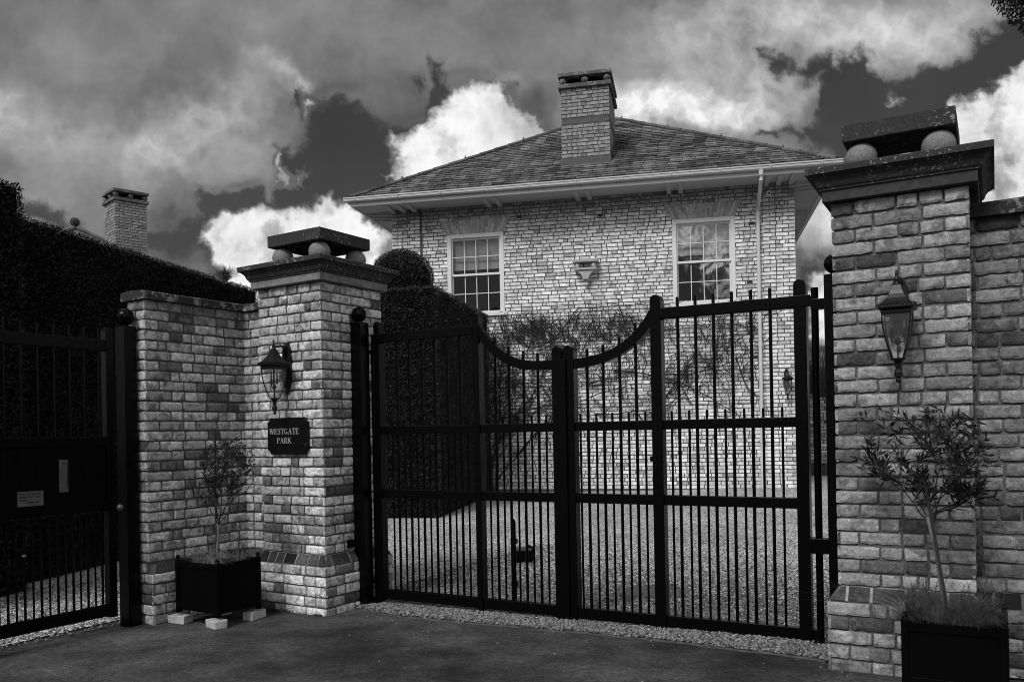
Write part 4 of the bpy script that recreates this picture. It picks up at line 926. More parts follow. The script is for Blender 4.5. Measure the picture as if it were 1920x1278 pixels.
def blades(name,label,F,area,n,h,w,seed,m,cat,lean=.4,spikes=False):
    rg=np.random.default_rng(seed); x0,x1,y0,y1,z=area
    t=thing(name,label,cat,F,((x0+x1)/2,(y0+y1)/2,z))
    cl=rg.uniform(0,1,(14,2)); k=rg.integers(0,14,n)
    bx=x0+(x1-x0)*np.clip(cl[k,0]+rg.normal(0,.06,n),0,1); by=y0+(y1-y0)*np.clip(cl[k,1]+rg.normal(0,.06,n),0,1)
    cd=rg.normal(0,lean,(14,2)); hh=h*rg.uniform(.4,1.1,n); dx=cd[k,0]+rg.normal(0,lean*.6,n); dy=cd[k,1]+rg.normal(0,lean*.6,n)
    a=rg.uniform(0,6.28,n); wx,wy=np.cos(a)*w,np.sin(a)*w; V=[];Fs=[]
    segs=4
    for s in range(segs+1):
        f=s/segs; px=bx+dx*hh*f*f*1.4; py=by+dy*hh*f*f*1.4; pz=z+hh*(f-.35*f*f*np.minimum(1.6,np.hypot(dx,dy)*1.6)); ww=1-f*.85
        V.append(np.stack([px-wx*ww,py-wy*ww,pz],1)); V.append(np.stack([px+wx*ww,py+wy*ww,pz],1))
    V=np.stack(V,1); idx=np.arange(n)[:,None]*(2*(segs+1))
    for s in range(segs): Fs.append(np.concatenate([idx+2*s,idx+2*s+1,idx+2*s+3,idx+2*s+2],1))
    npmesh('leaves',V.reshape(-1,3),np.concatenate(Fs),m,parent=t)
    if spikes:
        mb=MB(); rnd=random.Random(seed)
        for i in range(60):
            x=rnd.uniform(x0,x1); y=rnd.uniform(y0,y1); d=Vector((rnd.uniform(-.5,.5),rnd.uniform(-.3,.3),1)).normalized(); l=rnd.uniform(.1,.24)
            p=Vector((x,y,z)); 
            for q in range(12):
                pp=p+d*l*(.45+.55*q/12); 
                for r_ in range(2): e=Vector((rnd.uniform(-1,1),rnd.uniform(-1,1),rnd.uniform(0,1))).normalized()*.012; s_=e.cross(d).normalized()*.003; mb.add([pp,pp+e*.5+s_,pp+e,pp+e*.5-s_],[(0,1,2,3)])
            mb.tube([p,p+d*l],.0012,3)
        obj('flower_spikes',mb,m,t)
    return t
blades('dry_grass_tuft','dry straggly grass at the foot of the small olive tree in the left planter',L,(-.93,-.49,-.71,-.34,.485),620,.15,.0019,5,M['straw'],'grass',.8)
blades('lavender_plant','dense untidy lavender spilling over the rim of the right planter',G,(4.45,4.91,-.5,-.1,.45),3400,.20,.0019,6,M['lavender'],'lavender',.55,True)
blades('trailing_grass','long grass trailing over the left edge of the right planter',G,(4.43,4.46,-.5,-.3,.47),110,.22,.0018,7,M['straw'],'grass',1.1)
blades('wall_weeds','tiny weeds along the tarmac at the foot of the left pier',L,(-.75,.02,-.035,.0,.0),420,.04,.0017,8,M['lavender'],'weeds',.6)
# ------------------------------------------------------------------ hedges
def hedge_block(name,label,F,boxes,balls,dens,seed,ll,lw,cat='hedge',m='hedge'):
    """boxes: (x0,x1,y0,y1,z0,z1) with leaf-covered surfaces; balls: (c,r)"""
    rg=np.random.default_rng(seed); b0=boxes[0]; at=((b0[0]+b0[1])/2,(b0[2]+b0[3])/2,b0[4]); t=thing(name,label,cat,F,at)
    mb=MB(); P_=[];Nn=[]
    for (x0,x1,y0,y1,z0,z1) in boxes:
        i=.03; mb.box(x0+i,x1-i,y0+i,y1-i,z0,z1-i)
        dx,dy,dz=x1-x0,y1-y0,z1-z0
        for (A,o,e1,e2,nn) in ((dx*dz,(x0,y0,z0),(dx,0,0),(0,0,dz),(0,-1,0)),(dx*dz,(x0,y1,z0),(dx,0,0),(0,0,dz),(0,1,0)),(dy*dz,(x1,y0,z0),(0,dy,0),(0,0,dz),(1,0,0)),(dy*dz,(x0,y0,z0),(0,dy,0),(0,0,dz),(-1,0,0)),(dx*dy,(x0,y0,z1),(dx,0,0),(0,dy,0),(0,0,1))):
            n=int(A*dens); a=rg.uniform(0,1,(n,1)); b=rg.uniform(0,1,(n,1)); P_.append(np.array(o)+a*np.array(e1)+b*np.array(e2)); Nn.append(np.tile(np.array(nn,float),(n,1)))
    for (c,r) in balls:
        mb.ball(c,r-.035,28); n=int(12.57*r*r*dens); v=rg.normal(size=(n,3)); v/=np.linalg.norm(v,axis=1,keepdims=True); P_.append(np.array(c)+v*r); Nn.append(v)
    P_=np.concatenate(P_); Nn=np.concatenate(Nn)
    # soft clumpy relief
    rel=.020*np.sin(P_[:,0]*5.1+np.sin(P_[:,2]*3.3)*1.5)*np.sin(P_[:,1]*4.3+1)*np.sin(P_[:,2]*4.7)+rg.normal(0,.012,len(P_))
    P_=P_+Nn*rel[:,None]-Nn*.012
    D=Nn*.30+rg.normal(0,.6,P_.shape)+np.array([0,0,.25])
    V,Fc=leaves_np(P_,D,ll,lw,rg,.3); npmesh('foliage',V,Fc,M[m],parent=t)
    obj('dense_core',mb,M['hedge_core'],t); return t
# long clipped hedge behind the side gate, running in the house's depth direction
hx,hy=HF.inv(-5.1,9.4)
hedge_block('yew_hedge','long clipped dark yew hedge sloping away behind the garden wall',HF,[(hx-2.0,hx,hy-.6,hy+4.75,.0,3.90)],[],3800,41,.038,.012)
hx2,hy2=HF.inv(-4.93,8.6)
hedge_block('yew_hedge','taller block of dark yew hedge at the left edge of the view',HF,[(hx2-2.2,hx2,hy2-1.9,hy2+.06,.0,4.08)],[],2600,42,.055,.015)
hedge_block('topiary_yew','dark clipped yew block topped with a large leafy ball in front of the house',HF,[(-6.9,-4.02,13.35,17.1,.15,3.90)],[((-4.82,14.05,4.14),.53)],3200,43,.040,.012,'topiary','topiary')
# ------------------------------------------------------------------ house
T0=17.676; X0,X1=-6.24,2.065; D1=T0+8.3; ZB=.2; ZS=6.34
house=thing('brick_house','large pale brick house with hipped tiled roof, chimney and two sash windows behind the gates','house',HF,((X0+X1)/2,T0,.25))
WIN=[(-5.035,-3.795,4.05,5.735),(-.30,.935,4.05,5.735)]
mb=MB()
xs_=[X0,WIN[0][0],WIN[0][1],WIN[1][0],WIN[1][1],X1]
for i in range(5):
    a,b=xs_[i],xs_[i+1]
    if i in(1,3): mb.box(a,b,T0,T0+.3,ZB,4.05); mb.box(a,b,T0,T0+.3,5.735,ZS)
    else: mb.box(a,b,T0,T0+.3,ZB,ZS)
mb.box(X0,X0+.3,T0+.3,D1,ZB,ZS); mb.box(X1-.3,X1,T0+.3,D1,ZB,ZS); mb.box(X0+.3,X1-.3,D1-.3,D1,ZB,ZS)
mb.box(X0+.3,X1-.3,T0+.3,D1-.3,3.2,3.3)
PILS=[(X0,-5.635),(1.49,X1)]
for a,b in PILS: mb.box(a,b,T0-.04,T0+.001,ZB,ZS)
# arches above the windows: trapezoids without common brick
def arch_cut(z):
    r=[]
    for (a,b,z0,z1) in WIN:
        if z1-.02<z<z1+.31:
            f=(z-z1)/.30; e=.0+.155*f; r.append((a-e-X0,b+e-X0))
    return r
cutp=lambda z:arch_cut(z)+[(0,PILS[0][1]-X0),(PILS[1][0]-X0,X1-X0)]
brick_skin(mb,(X0,T0,0),(1,0),(0,-1),X1-X0,.29,ZS,.0765,False,101,None,None,.010,[(a-X0,b-X0,z0-.0,z1+.0) for a,b,z0,z1 in WIN],.13,.0135,.214,.103,cutp)
for k,(a,b) in enumerate(PILS):
    brick_skin(mb,(a,T0-.04,0),(1,0),(0,-1),b-a,.29,ZS,.0765,False,103+k,0 if k==0 else 1,1 if k==0 else 0,.010,(),.13,.0135,.214,.103)
brick_skin(mb,(X0,D1,0),(0,-1),(-1,0),D1-T0,.29,ZS,.0765,False,107,None,1,.010,(),.13,.0135,.214,.103)
brick_skin(mb,(X1,T0-.04,0),(0,1),(1,0),D1-T0,.29,ZS,.0765,False,108,1,None,.010,(),.13,.0135,.214,.103)
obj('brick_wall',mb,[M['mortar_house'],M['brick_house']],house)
for (a,b,z0,z1) in WIN:    # gauged flat arch, fanned bricks
    mb=MB(); n=30; rnd=random.Random(7)
    mb.mi=0
    for k in range(n):
        f0,f1=k/n+.0016,(k+1)/n-.0016
        zz=[z1+.004,z1+.155,z1+.158,z1+.302]; 
        def X(f,z): e=.155*(z-z1)/.30; return (a-e)+(b-a+2*e)*f
        sp=rnd.choice([1,1,2])
        rng=[(z1+.004,z1+.302)] if rnd.random()<.3 else [(z1+.004,z1+(.19 if k%2 else .11)),(z1+(.194 if k%2 else .114),z1+.302)]
        for (za,zb2) in rng:
            mb.tone=rnd.random(); mb.prism([(X(f0,za),za),(X(f1,za),za),(X(f1,zb2),zb2),(X(f0,zb2),zb2)],T0-.012,T0-.001)
    obj('window_arch',mb,M['arch'],house)
def window(a,b,z0,z1,blind_z):
    w=obj('window',(lambda m:(m.box(a,a+.085,T0-.02,T0+.12,z0,z1),m.box(b-.085,b,T0-.02,T0+.12,z0,z1),m.box(a+.085,b-.085,T0-.02,T0+.12,z1-.085,z1),m)[-1])(MB()),M['white_paint'],house,bevel=.004)
    mb=MB(); mb.box(a-.06,b+.06,T0-.07,T0+.12,z0-.08,z0); obj('sill',mb,M['white_paint'],w,bevel=.005)
    zm=(4.87); A,B=a+.085,b-.085
    for (s0,s1,y,nm) in ((zm-.02,z1-.085,T0+.03,'upper_sash'),(z0,zm+.02,T0+.065,'lower_sash')):
        mb=MB(); st=.028; mb.box(A,A+st,y,y+.035,s0,s1); mb.box(B-st,B,y,y+.035,s0,s1); mb.box(A+st,B-st,y,y+.035,s1-.04,s1); mb.box(A+st,B-st,y,y+.035,s0,s0+.045)
        for k in (1,2,3): x=A+st+(B-A-2*st)*k/4; mb.box(x-.0075,x+.0075,y+.004,y+.031,s0+.045,s1-.04)
        zc=(s0+.045+s1-.04)/2; mb.box(A+st,B-st,y+.006,y+.029,zc-.0075,zc+.0075)
        sa=obj(nm,mb,M['white_paint'],w)
        mb=MB(); mb.box(A+st-.005,B-st+.005,y+.016,y+.019,s0+.04,s1-.035); obj('panes',mb,M['glass'],w)
    mb=MB(); mb.box(A-.02,B+.02,T0+.135,T0+.14,blind_z,z1-.05); mb.box(A-.02,B+.02,T0+.13,T0+.145,blind_z-.03,blind_z); obj('roller_blind',mb,M['blind'],w)
window(*WIN[0],5.02); window(*WIN[1],5.05)
# dark room lining just inside
for (a,b,z0,z1) in WIN:
    pass
# eaves
OV=.68; EX0,EX1,EY0,EY1=X0-OV,X1+OV,T0-OV,D1+OV; ze=6.33
mb=MB(); mb.box(EX0,EX1,EY0,T0,ze-.0,ze+.02); mb.box(EX0,X0,T0,EY1,ze,ze+.02); mb.box(X1,EX1,T0,EY1,ze,ze+.02); mb.box(X0,X1,T0,EY1,ze,ze+.02); obj('soffit',mb,M['soffit'],house)
mb=MB(); zf0,zf1=ze-.018,ze+.08
mb.squares(EX0,EX1,EY0,EY1,[(-.03,zf0),(.0,zf0+.001),(.0,zf0+.06),(.012,zf0+.062),(.014,zf1),(-.03,zf1+.001)])
mb2=MB()
for (x0,x1,y0,y1) in ((EX0-.014,EX1+.014,EY0-.014,EY0+.03),(EX0-.014,EX0+.03,EY0+.03,EY1),(EX1-.03,EX1+.014,EY0+.03,EY1)):
    mb2.box(x0,x1,y0,y1,zf0,zf0+.055); 
    mb2.box(x0+ (.012 if x1-x0>1 or x0<X0 else 0),x1-(.012 if x1-x0>1 or x1>X1 else 0),y0+(.012 if y0<T0 and y1<T0 else 0),y1,zf0+.055,zf1)
obj('fascia',mb2,M['white_paint'],house)
gz=ze+.062
def gutter_run(p,q,name='gutter'):
    mb=MB(); p=Vector(p);q=Vector(q); d=(q-p).normalized(); s=Vector((d.y,-d.x,0)); prof=[(-.0,.0+.075),(.0,.02),(.02,.0),(.075,-.0),(.095,.02),(.10,.06),(.112,.065),(.112,.085),(.098,.085),(.09,.075),(.085,.025),(.02,.012),(.012,.03),(.01,.075)]
    vs=[p+s*a+Vector((0,0,z)) for a,z in prof]+[q+s*a+Vector((0,0,z)) for a,z in prof]; n=len(prof)
    mb.add(vs,[(i,(i+1)%n,(i+1)%n+n,i+n) for i in range(n)]+[tuple(range(n-1,-1,-1)),tuple(range(n,2*n))])
    L_=(q-p).length; k=0
    while k*.93<L_-.1:
        c=p+d*(.25+k*.93); vs=[c+s*a*1.0+Vector((0,0,z-.004)) for a,z in ((-.0,.01),(.02,-.006),(.078,-.006),(.102,.018),(.118,.06),(.118,.09))]; 
        w=d*.012; mb.add([v_+w for v_ in vs]+[v_-w for v_ in vs],[(i,i+1,i+7,i+6) for i in range(5)]); k+=1
    return obj(name,mb,M['gutter'],house)
gutter_run((EX0-.13,EY0-.015,gz),(EX1+.13,EY0-.015,gz))
gutter_run((EX0-.015,EY1,gz),(EX0-.015,EY0-.02,gz)); gutter_run((EX1+.015,EY0-.02,gz),(EX1+.015,EY1,gz))
for x in (-6.20,-5.96,-5.72,-4.08,-3.85,-2.19,-1.95,-.345,-.11,1.545,1.775,2.01):
    mb=MB(); mb.prism([(EY0+.03,ze),(T0-.0,ze),(T0-.0,ze-.07),(T0-.06,ze-.065),(EY0+.09,ze-.035),(EY0+.05,ze-.035)],x-.045,x+.045,'x'); obj('eaves_bracket',mb,M['soffit'],house)
for side in (-1,1):
    for y in (T0+.05,T0+.30,T0+.55,T0+2.4,T0+2.65,T0+4.5,T0+4.75):
        xa,xb=(X0,EX0) if side<0 else (X1,EX1); mb=MB(); mb.prism([(xb-side*.03,ze),(xa,ze),(xa,ze-.085),(xb-side*.11,ze-.045)],y-.045,y+.045,'y'); obj('eaves_bracket',mb,M['soffit'],house)
# downpipe with hopper and swan neck
mb=MB(); px=1.40; yp=T0-.055
mb.tube([(1.40,EY0-.07,gz+.01),(1.40,EY0-.07,gz-.10)],.046,14); mb.tube([(1.40,EY0-.07,gz-.09),(1.40,EY0-.06,gz-.17),(1.385,T0-.12,gz-.52),(1.38,yp-.012,gz-.62),(1.38,yp-.012,gz-.72)],.036,14)
mb.tube([(1.38,yp-.012,gz-.68),(1.38,yp-.012,.30)],.036,14)
for z in (5.68,3.1,1.2,.75): mb.tube([(1.38,yp-.012,z),(1.38,yp-.012,z+.09)],.043,14); mb.box(1.32,1.44,T0-.03,T0-.01,z+.03,z+.06)
obj('downpipe',mb,M['pipe'],house,smooth=False)
# roof
AP=(-2.0875,T0-OV-.0+4.86+.0,0); ax,ay=(EX0+EX1)/2,EY0+(EX1-EX0)/2
SL=.618; rz0=ze+.150; az=rz0+SL*(EX1-EX0)/2
Ax=(ax,ay,az)
mb=MB(); e=.03
c4=[(EX0-e,EY0-e,rz0-.02),(EX1+e,EY0-e,rz0-.02),(EX1+e,EY1,rz0-.02),(EX0-e,EY1,rz0-.02)]
ay2=max(ay,EY1-(ay-EY0)); 
rb=(ax,max(ay+.02,EY1-(ay-EY0)),az-.02); ra=(ax,ay,az-.02)
mb.add(c4+[ra,rb],[(0,1,4),(1,2,5,4),(2,3,5),(3,0,4,5),(3,2,1,0)])
mb.mi=0
def tiles(mb,p0,ux,inward,width,seed,gap_fn=None):
    """courses of tiles up a hip slope: p0 eaves corner, ux along eaves, inward horizontal"""
    rnd=random.Random(seed); ex=.155; sl=math.sqrt(1+SL*SL); rows=int((width/2)*sl/ex); ux=Vector((*ux,0)); inn=Vector((*inward,0)); up=(inn+Vector((0,0,SL))).normalized(); nrm=ux.cross(up).normalized()
    if nrm.z<0: nrm=-nrm
    P0=Vector(p0)
    for k in range(rows):
        d=k*ex; hz=d/sl; lo,hi=hz+.02,width-hz-.02; x=lo-(.13 if k%2 else 0)
        while x<hi:
            w=.25+rnd.uniform(-.012,.012); a,b=max(x,lo),min(x+w-.011,hi); x+=w
            if b-a<.03: continue
            mb.tone=max(0,min(1,rnd.gauss(.42,.24))); j=rnd.uniform(-.004,.004)
            q=lambda s_,t_,h_:P0+ux*s_+up*t_+nrm*h_
            l0,l1=.026+j,.012+j*.5; g=rnd.uniform(-.008,.008)
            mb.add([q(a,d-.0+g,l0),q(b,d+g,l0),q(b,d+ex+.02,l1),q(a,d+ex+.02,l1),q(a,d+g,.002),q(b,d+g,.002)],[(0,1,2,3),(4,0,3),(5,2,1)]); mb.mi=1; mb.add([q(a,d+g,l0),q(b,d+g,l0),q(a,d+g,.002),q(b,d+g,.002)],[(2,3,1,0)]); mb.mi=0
wd=EX1-EX0
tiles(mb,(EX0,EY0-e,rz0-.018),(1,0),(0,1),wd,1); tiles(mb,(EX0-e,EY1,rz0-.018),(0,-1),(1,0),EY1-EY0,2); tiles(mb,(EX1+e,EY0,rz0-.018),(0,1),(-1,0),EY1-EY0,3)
roof=obj('roof',mb,[M['tile'],mat('tile_gap_shadow',.016,.9,.1)],house)  # tile butt faces painted near black for the shadow gaps between courses
def hip(p,q):
    p=Vector(p);q=Vector(q); d=q-p; n=int(d.length/.42); mb=MB(); dn=d.normalized()
    for k in range(n):
        a=p+d*(k/n); b=p+d*((k+1.03)/n); mb.tone=random.Random(k).uniform(.1,.5); mb.tube([a+Vector((0,0,.03)),b+Vector((0,0,.022))],[.050,.046],8)
        if k%4==2: mb.box(b.x-.012,b.x+.012,b.y-.012,b.y+.012,b.z+.05,b.z+.12)
    return obj('hip_tiles',mb,M['tile'],roof)
hip((EX0-.02,EY0-.02,rz0),Ax); hip((EX1+.02,EY0-.02,rz0),Ax)
# chimney on the front slope
def chimney(par,x0,x1,y0,y1,zb,zt,band,seed,hh=.0765,nball=3,ballr=.079,lead=True,mats=None,zvis=None):
    mb=MB(); mb.box(x0,x1,y0,y1,zb,zt); z0=zvis or zb
    for (p,ux,n,ln,q) in (((x0,y0),(1,0),(0,-1),x1-x0,0),((x1,y0),(0,1),(1,0),y1-y0,1),((x0,y1),(0,-1),(-1,0),y1-y0,1),((x1,y1),(-1,0),(0,1),x1-x0,0)):
        brick_skin(mb,(p[0],p[1],0),ux,n,ln,z0,zt,hh,False,seed,q,q,.010,[(-1,9,band,band+hh)] if band else (),.10,.012,.215,.104)
    if band: mb.mi=2; mb.squares(x0,x1,y0,y1,[(.0,band),(.003,band),(.003,band+hh),(.0,band+hh)]); mb.mi=0
    ch=obj('chimney',mb,[M['mortar_house'],M['brick_house'],M['lead']],par)
    mb=MB(); mb.box(x0-.065,x1+.065,y0-.065,y1+.065,zt,zt+.09); obj('lower_slab',mb,M['chimney_stone'],ch,bevel=.01)
    for i in range(nball):
        for j in range(nball):
            if 0<i<nball-1 and 0<j<nball-1: continue
            mb=MB(); mb.ball((x0-.0+(x1-x0)*i/(nball-1)+( .03 if i==0 else (-.03 if i==nball-1 else 0)),y0+(y1-y0)*j/(nball-1)+(.03 if j==0 else (-.03 if j==nball-1 else 0)),zt+.09+ballr-.002),ballr,14); obj('cap_ball',mb,M['chimney_stone'],ch,smooth=True)
    mb=MB(); mb.box(x0+.14,x1-.14,y0+.14,y1-.14,zt+.089,zt+.09+2*ballr+.002); obj('flue',mb,M['dark'],ch)
    mb=MB(); mb.box(x0-.065,x1+.065,y0-.065,y1+.065,zt+.09+2*ballr-.004,zt+.09+2*ballr+.075); obj('upper_slab',mb,M['chimney_stone'],ch,bevel=.01)
    return ch
M['chimney_stone']=lichen('chimney_cap_stone',.085,.5,.16,30)
cy0=T0+.36; zr=rz0+SL*(cy0-EY0)
CT=8.745
ch=chimney(roof,-2.56,-1.56,cy0,cy0+1.35,zr-.3,CT,8.0,131,zvis=zr+.16)
mb=MB(); mb.box(-2.60,-1.535,cy0-.03,cy0+.02,zr-.05,zr+.15); mb.box(-2.56-.015,-2.56,cy0,cy0+1.3,zr,zr+.2); mb.prism([(cy0-.02,zr-.0),(cy0-.02,zr+.16),(cy0+1.34,zr+1.02),(cy0+1.34,zr+.8)],-1.56,-1.545,'x'); obj('lead_flashing',mb,M['lead'],ch)
# corbel ornament
cxn=-2.055; mb=MB()
mb.box(cxn-.26,cxn+.26,T0-.24,T0-.005,4.955,5.01); mb.box(cxn-.23,cxn+.23,T0-.20,T0-.005,4.80,4.845)
n=10; prof=[]
for k in range(n+1):
    f=k/n; prof.append((.06+.16*(1-f)**2.4,4.80-.19*f))
tl=[(cxn-w,z) for w,z in prof]; trr=[(cxn+w,z) for w,z in prof]
mb.prism(tl+trr[::-1],T0-.17,T0-.005); mb.box(cxn-.065,cxn+.065,T0-.13,T0-.005,4.575,4.61)
orn=obj('corbel_ornament',mb,M['corbel'] if 'corbel' in M else M['white_paint'],house,bevel=.003)
orn.data.materials[0]=mat('corbel_stone',.34,.8,.2,12,.15)
mb=MB()
for dx in (-.165,.165): mb.ball((cxn+dx,T0-.15,4.897),.047,16)
mb.ball((cxn,T0-.07,4.53),.046,16); obj('ornament_ball',mb,M['ball_pale'] if 'ball_pale' in M else mat('corbel_ball',.62,.8,.2,20,.15),orn,smooth=True)
# camera, vents, wires
mb=MB(); mb.tube([(1.585,T0-.055,6.12),(1.585,T0-.12,6.11)],.05,16); mb.ball((1.585,T0-.12,6.105),.044,14); cm=obj('security_camera',mb,M['white_paint'],house,smooth=False)
mb=MB(); mb.ball((1.59,T0-.145,6.10),.024,10); obj('camera_lens',mb,M['ink'],cm,smooth=True)
mb=MB()
for (x,z) in ((-3.45,6.02),(-1.75,5.93),(1.27,5.56),(1.65,5.75-.9),(1.2,4.4),(1.28,2.9)): mb.box(x-.05,x+.05,T0-.02,T0-.0,z-.028,z+.028)
obj('air_brick',mb,M['vent'] if 'vent' in M else M['brick_dark'],house)
# ------------------------------------------------------------------ creeper on the house wall
def creeper():
    rnd=random.Random(77); mb=MB(); tw=MB(); yw=T0-.022
    t=thing('bare_creeper','leafless climbing creeper with a dense tuft of twigs, trained over the house wall','climber',HF,(-4.1,yw,.28))
    def wander(x,z,ang,l,r,lev,turn=.35,up=.0,B=None):
        n=max(4,int(l/.09)); p=[(x,yw-.012-.01*lev,z)]; a=ang; pts_=[]
        for i in range(n):
            a+=rnd.uniform(-turn,turn); a+=up*math.cos(a)*.3
            x+=math.cos(a)*l/n; z+=math.sin(a)*l/n; y=yw-.012-rnd.uniform(0,.03)-.012*(2-min(lev,2))
            if z>4.0: a=-abs(a)*.3
            p.append((x,y,z)); pts_.append((x,z,a))
        (B or (mb if r>.006 else tw)).tube(p,[r*(1-.55*i/n) for i in range(n+1)],6 if r>.009 else 3,False); return pts_
    def bush(x,z,a,l,r,lev):
        pts_=wander(x,z,a,l,r,lev,.38,.15)
        if lev<=0: return
        for (px,pz,pa) in pts_:
            if rnd.random()<(.62 if lev>1 else .5): bush(px,pz,pa+rnd.choice((-1,1))*rnd.uniform(.4,1.3),l*rnd.uniform(.3,.6),max(r*.55,.0022),lev-1)
    # trunks
    for (x,z,a,l,r) in ((-4.12,.3,1.62,3.2,.030),(-4.05,.3,1.35,3.4,.022),(-4.2,.3,1.8,2.8,.018),(-4.0,.5,.95,2.0,.016),(-4.1,1.2,.75,1.9,.014)):
        for q in wander(x,z,a,l,r,0,.12):
            if rnd.random()<.6: bush(q[0],q[1],q[2]+rnd.uniform(-1.1,1.0),rnd.uniform(.3,.9),.008,1)
    # long arms along the wires
    arms=[(-3.8,2.55,.02,1.6,.012),(-2.1,2.45,.35,.9,.016),(-1.5,2.72,-.1,2.6,.013),(-.7,2.62,.05,1.9,.012),(-4.0,1.75,.1,3.0,.012),(-1.9,1.85,-.02,1.2,.012),(-.9,1.80,.35,1.3,.010),(-.7,2.0,.55,1.2,.008),(-3.2,3.25,.1,2.6,.011),(-1.2,3.35,.05,2.4,.010),(.2,3.0,-.9,1.0,.008),(-.5,2.1,.9,1.5,.008),(.9,2.9,-1.1,.8,.010),(-2.6,2.2,1.1,1.5,.008),(-3.6,1.0,.7,1.6,.014),(.3,2.7,.8,1.2,.008)]
    for (x,z,a,l,r) in arms:
        for q in wander(x,z,a,l,r*1.5,0,.14):
            if rnd.random()<.42: bush(q[0],q[1],rnd.choice((1,1,-1))*rnd.uniform(.6,1.9),rnd.uniform(.3,.9),.009,1)
    # dense tufts
    for (x,z,n,sx_,sz_) in ((-3.35,3.60,420,.30,.20),(-2.95,3.35,260,.34,.25),(-2.2,3.45,230,.45,.2),(-1.55,3.58,240,.33,.17),(-1.0,3.45,190,.35,.25),(-3.9,3.0,300,.24,.6),(-3.75,2.2,320,.28,.6),(.3,3.4,130,.5,.25),(1.05,3.3,130,.3,.3),(-.6,2.7,120,.4,.3),(-4.15,1.7,330,.10,.8),(-3.2,2.8,200,.5,.4),(-2.0,2.7,120,.5,.3)):
        for i in range(int(n*.38)):
            px=x+rnd.gauss(0,sx_); pz=z+rnd.gauss(0,sz_)
            if px<-4.35 or pz>3.95: continue
            a=rnd.gauss(math.pi/2,.7); l=rnd.uniform(.12,.42)
            if pz+l*math.sin(a)>4.0: l*=.4
            wander(px,pz,a,l,rnd.uniform(.006,.011),1,.3)
    obj('stems',mb,M['twig'],t,smooth=True); setp(obj('twigs',tw,M['twig'],t),kind='stuff')
creeper()
# wires
mb=MB()
for z in (1.0,2.0,3.35): mb.tube([(-4.3,T0-.02,z),(1.3,T0-.02,z)],.003,4)
obj('training_wires',mb,M['twine'],house)
mb=MB(); mb.tube([(-5.60,T0-.02,.3),(-5.60,T0-.02,ZS-.02)],.016,8); obj('wall_cable',mb,M['lead'],house)
t=thing('gate_sensor','small square dark box on the side of the name plate pier by the post','sensor',L,(-.04,.335,.56))
mb=MB(); mb.box(-.046,-.018,.30,.365,.53,.60); obj('housing',mb,M['iron'],t,bevel=.004); mb=MB(); mb.box(-.0175,-.015,.312,.353,.542,.588); obj('cover',mb,M['sign'],t)
# ------------------------------------------------------------------ things behind the gates
t=thing('gate_stop','low dark iron gate stop standing in the gravel behind the left gate leaf','gate stop',W,(0.10,9.48,.11))
gx,gy,gz_=.10,9.48,.10
mb=MB(); mb.box(gx-.11,gx+.09,gy-.08,gy+.08,gz_-.05,gz_+.10); obj('body',mb,M['iron'],t,bevel=.01)
mb=MB(); mb.box(gx-.12,gx+.09,gy-.09,gy+.09,gz_+.10,gz_+.125); obj('lid',mb,M['rust'] if 'rust' in M else M['lead'],t,bevel=.004)
mb=MB(); mb.prism([(gx+.08,gz_-.02),(gx+.13,gz_-.02),(gx+.115,gz_+.13),(gx+.06,gz_+.16),(gx+.03,gz_+.15)],gy-.03,gy+.03); obj('catch',mb,M['iron'],t)
mb=MB(); mb.prism([(1.95,1.94),(2.06,1.42),(2.55,1.64),(2.42,2.14)],-.01,.022,'z'); 
p=G.P(0,0); o=obj('drain_cover',mb,mat('drain_slab',.11,.9,.1,10,.4,.003,60),None,G); o.location.z=zf(G,2.2,1.8); setp(o,'flat rectangular drain slab set in the gravel behind the right gate leaf','drain cover')
# far boundary wall right of the house
t=thing('boundary_wall','distant brick boundary wall with dark coping seen in the gap by the near pier','wall',G,(2.4,15.96,.25))
mb=MB(); mb.box(.98,9,15.96,16.2,.0,2.2); brick_skin(mb,(.98,15.96,0),(1,0),(0,-1),3.0,.3,2.2,.08,False,201,None,None,.008,(),.35); obj('brickwork',mb,[M['mortar_house'],M['brick_house2'] if 'brick_house2' in M else M['brick']],t)
mb=MB(); mb.box(.96,9,15.92,16.24,2.2,2.28); obj('coping',mb,M['coping'],t)
mb=MB(); mb.box(.98,9,15.88,15.955,.0,.62); obj('plinth',mb,M['brick_dark'],t)
# far house with corner chimney and ball-finial roof
FH=Fr(-47,-11.15,24.0)
t=thing('far_house','distant house behind the hedge with pointed ball-finial roof','house',FH,(-3.,5.,.2))
mb=MB(); mb.box(-7,2.2,.6,9,.0,5.3); obj('wall',mb,M['mortar_house'],t)
tp=FH.inv(-.506*26.5,26.5); tz=8.06
mb=MB(); a=4.2; mb.add([(tp[0]-a,tp[1]-a,tz-2.75),(tp[0]+a,tp[1]-a,tz-2.75),(tp[0]+a,tp[1]+a,tz-2.75),(tp[0]-a,tp[1]+a,tz-2.75),(tp[0],tp[1],tz)],[(0,1,4),(1,2,4),(2,3,4),(3,0,4),(3,2,1,0)])
mb.tone=.3; rf=obj('roof',mb,M['tile'],t)
mb=MB(); mb.lathe([(.14,tz-.12),(.08,tz-.01),(.05,tz+.05),(.04,tz+.1)],tp[0],tp[1],10); mb.ball((tp[0],tp[1],tz+.19),.14,14); obj('ball_finial',mb,M['stone'],rf,smooth=True)
for (dx,dy) in ((1,-1),(-1,-1),(1,1)): 
    mb=MB(); mb.tube([(tp[0]+dx*.05,tp[1]+dy*.05,tz-.0),(tp[0]+dx*a,tp[1]+dy*a,tz-2.7)],.07,6); obj('hip_tiles',mb,M['tile'],rf)
chimney(rf,-.42,.42,0.,.84,4.9,8.13,None,141,.0765,3,.08)
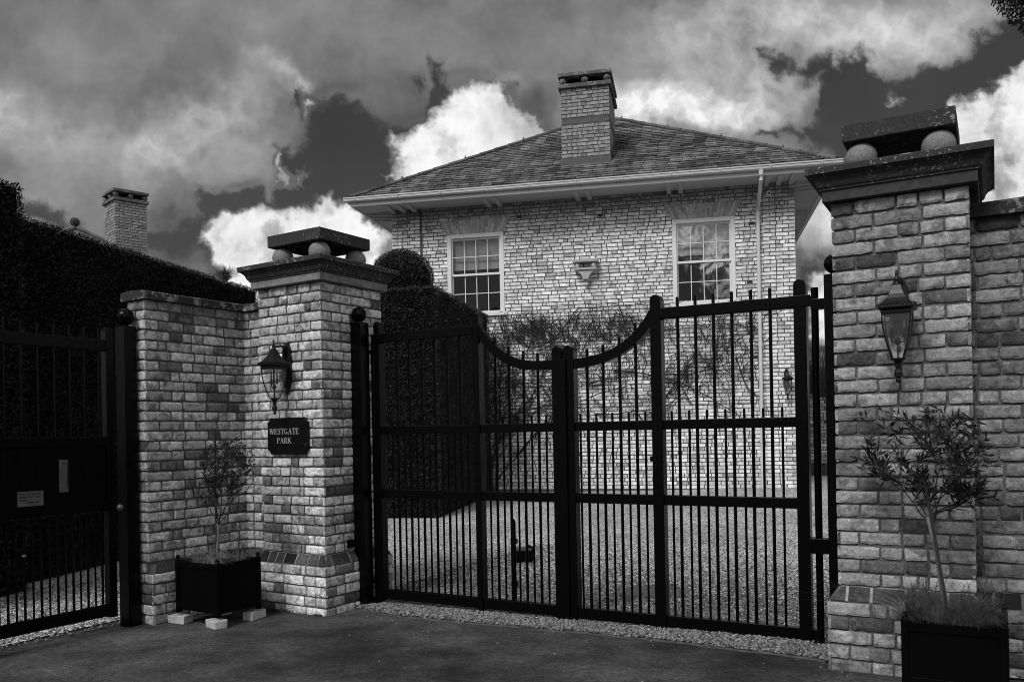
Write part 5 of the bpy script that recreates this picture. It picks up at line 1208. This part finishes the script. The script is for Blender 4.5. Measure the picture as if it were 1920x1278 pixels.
# bare shrub far behind the hedge
def twiggy(name,label,F,at,r,h,n,seed,m,cat='shrub'):
    rnd=random.Random(seed); t=thing(name,label,cat,F,at); mb=MB(); x,y,z=at
    tr=MB(); tr.tube([(x,y,z),(x,y,z+h*.62)],[.07,.04],6); obj('trunk',tr,m,t)
    for i in range(n):
        a=rnd.uniform(0,6.28); e=rnd.uniform(.5,1.5); l=r*rnd.uniform(.6,1.1); d=Vector((math.cos(a)*math.cos(e),math.sin(a)*math.cos(e),math.sin(e))); p=Vector((x,y,z+h-r*.9))
        mid=p+d*l*.5+Vector((rnd.uniform(-.05,.05),rnd.uniform(-.05,.05),0)); q=p+d*l
        mb.tube([p,mid,q],[.012,.008,.004],3,False)
        for k in range(3): mb.tube([mid.lerp(q,rnd.random()),mid.lerp(q,1)+Vector((rnd.uniform(-.15,.15),rnd.uniform(-.15,.15),rnd.uniform(0,.15)))],[.006,.003],3,False)
    setp(obj('twigs',mb,m,t),kind='stuff'); return t
twiggy('bare_shrub','round bare twiggy treetop showing above the end of the long hedge',W,(-8.3,25.,.3),.42,6.12,70,5,M['twine'],'tree')
twiggy('bare_shrub','distant bare shrub above the boundary wall in the gap by the near pier',W,(8.75,24.4,.3),1.6,3.2,420,6,M['bark'],'shrub')
# overhanging conifer at top right
def conifer():
    t=thing('conifer_tree','dark overhanging conifer crown in the top right corner','tree',W,(7.9,9.8,.05)); rg=np.random.default_rng(9)
    mb=MB(); mb.tube([(7.9,9.8,.0),(7.9,9.8,5.),(7.85,9.7,10)],[.22,.18,.06],10); obj('trunk',mb,M['bark'],t)
    c=np.array([7.93,9.6,8.30]); R3=np.array([2.55,2.4,2.75]); n=90000
    v=rg.normal(size=(n,3)); v/=np.linalg.norm(v,axis=1,keepdims=True)
    lump=.05*np.sin(v[:,0]*9+1)*np.sin(v[:,1]*8)+.05*np.sin(v[:,2]*11+2)*np.sin(v[:,0]*7)
    rr=(1-rg.uniform(0,.16,n)**1.2+lump*.6)[:,None]; P_=c+v*R3*rr
    D=v*.6+rg.normal(0,.5,(n,3))+np.array([0,0,-.35]); V,Fc=leaves_np(P_,D,.06,.020,rg,.3); npmesh('foliage',V,Fc,M['hedge'],parent=t)
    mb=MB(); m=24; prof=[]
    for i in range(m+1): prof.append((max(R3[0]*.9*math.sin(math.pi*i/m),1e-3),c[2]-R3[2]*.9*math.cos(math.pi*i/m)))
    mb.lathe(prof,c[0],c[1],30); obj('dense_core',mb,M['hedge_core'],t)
conifer()
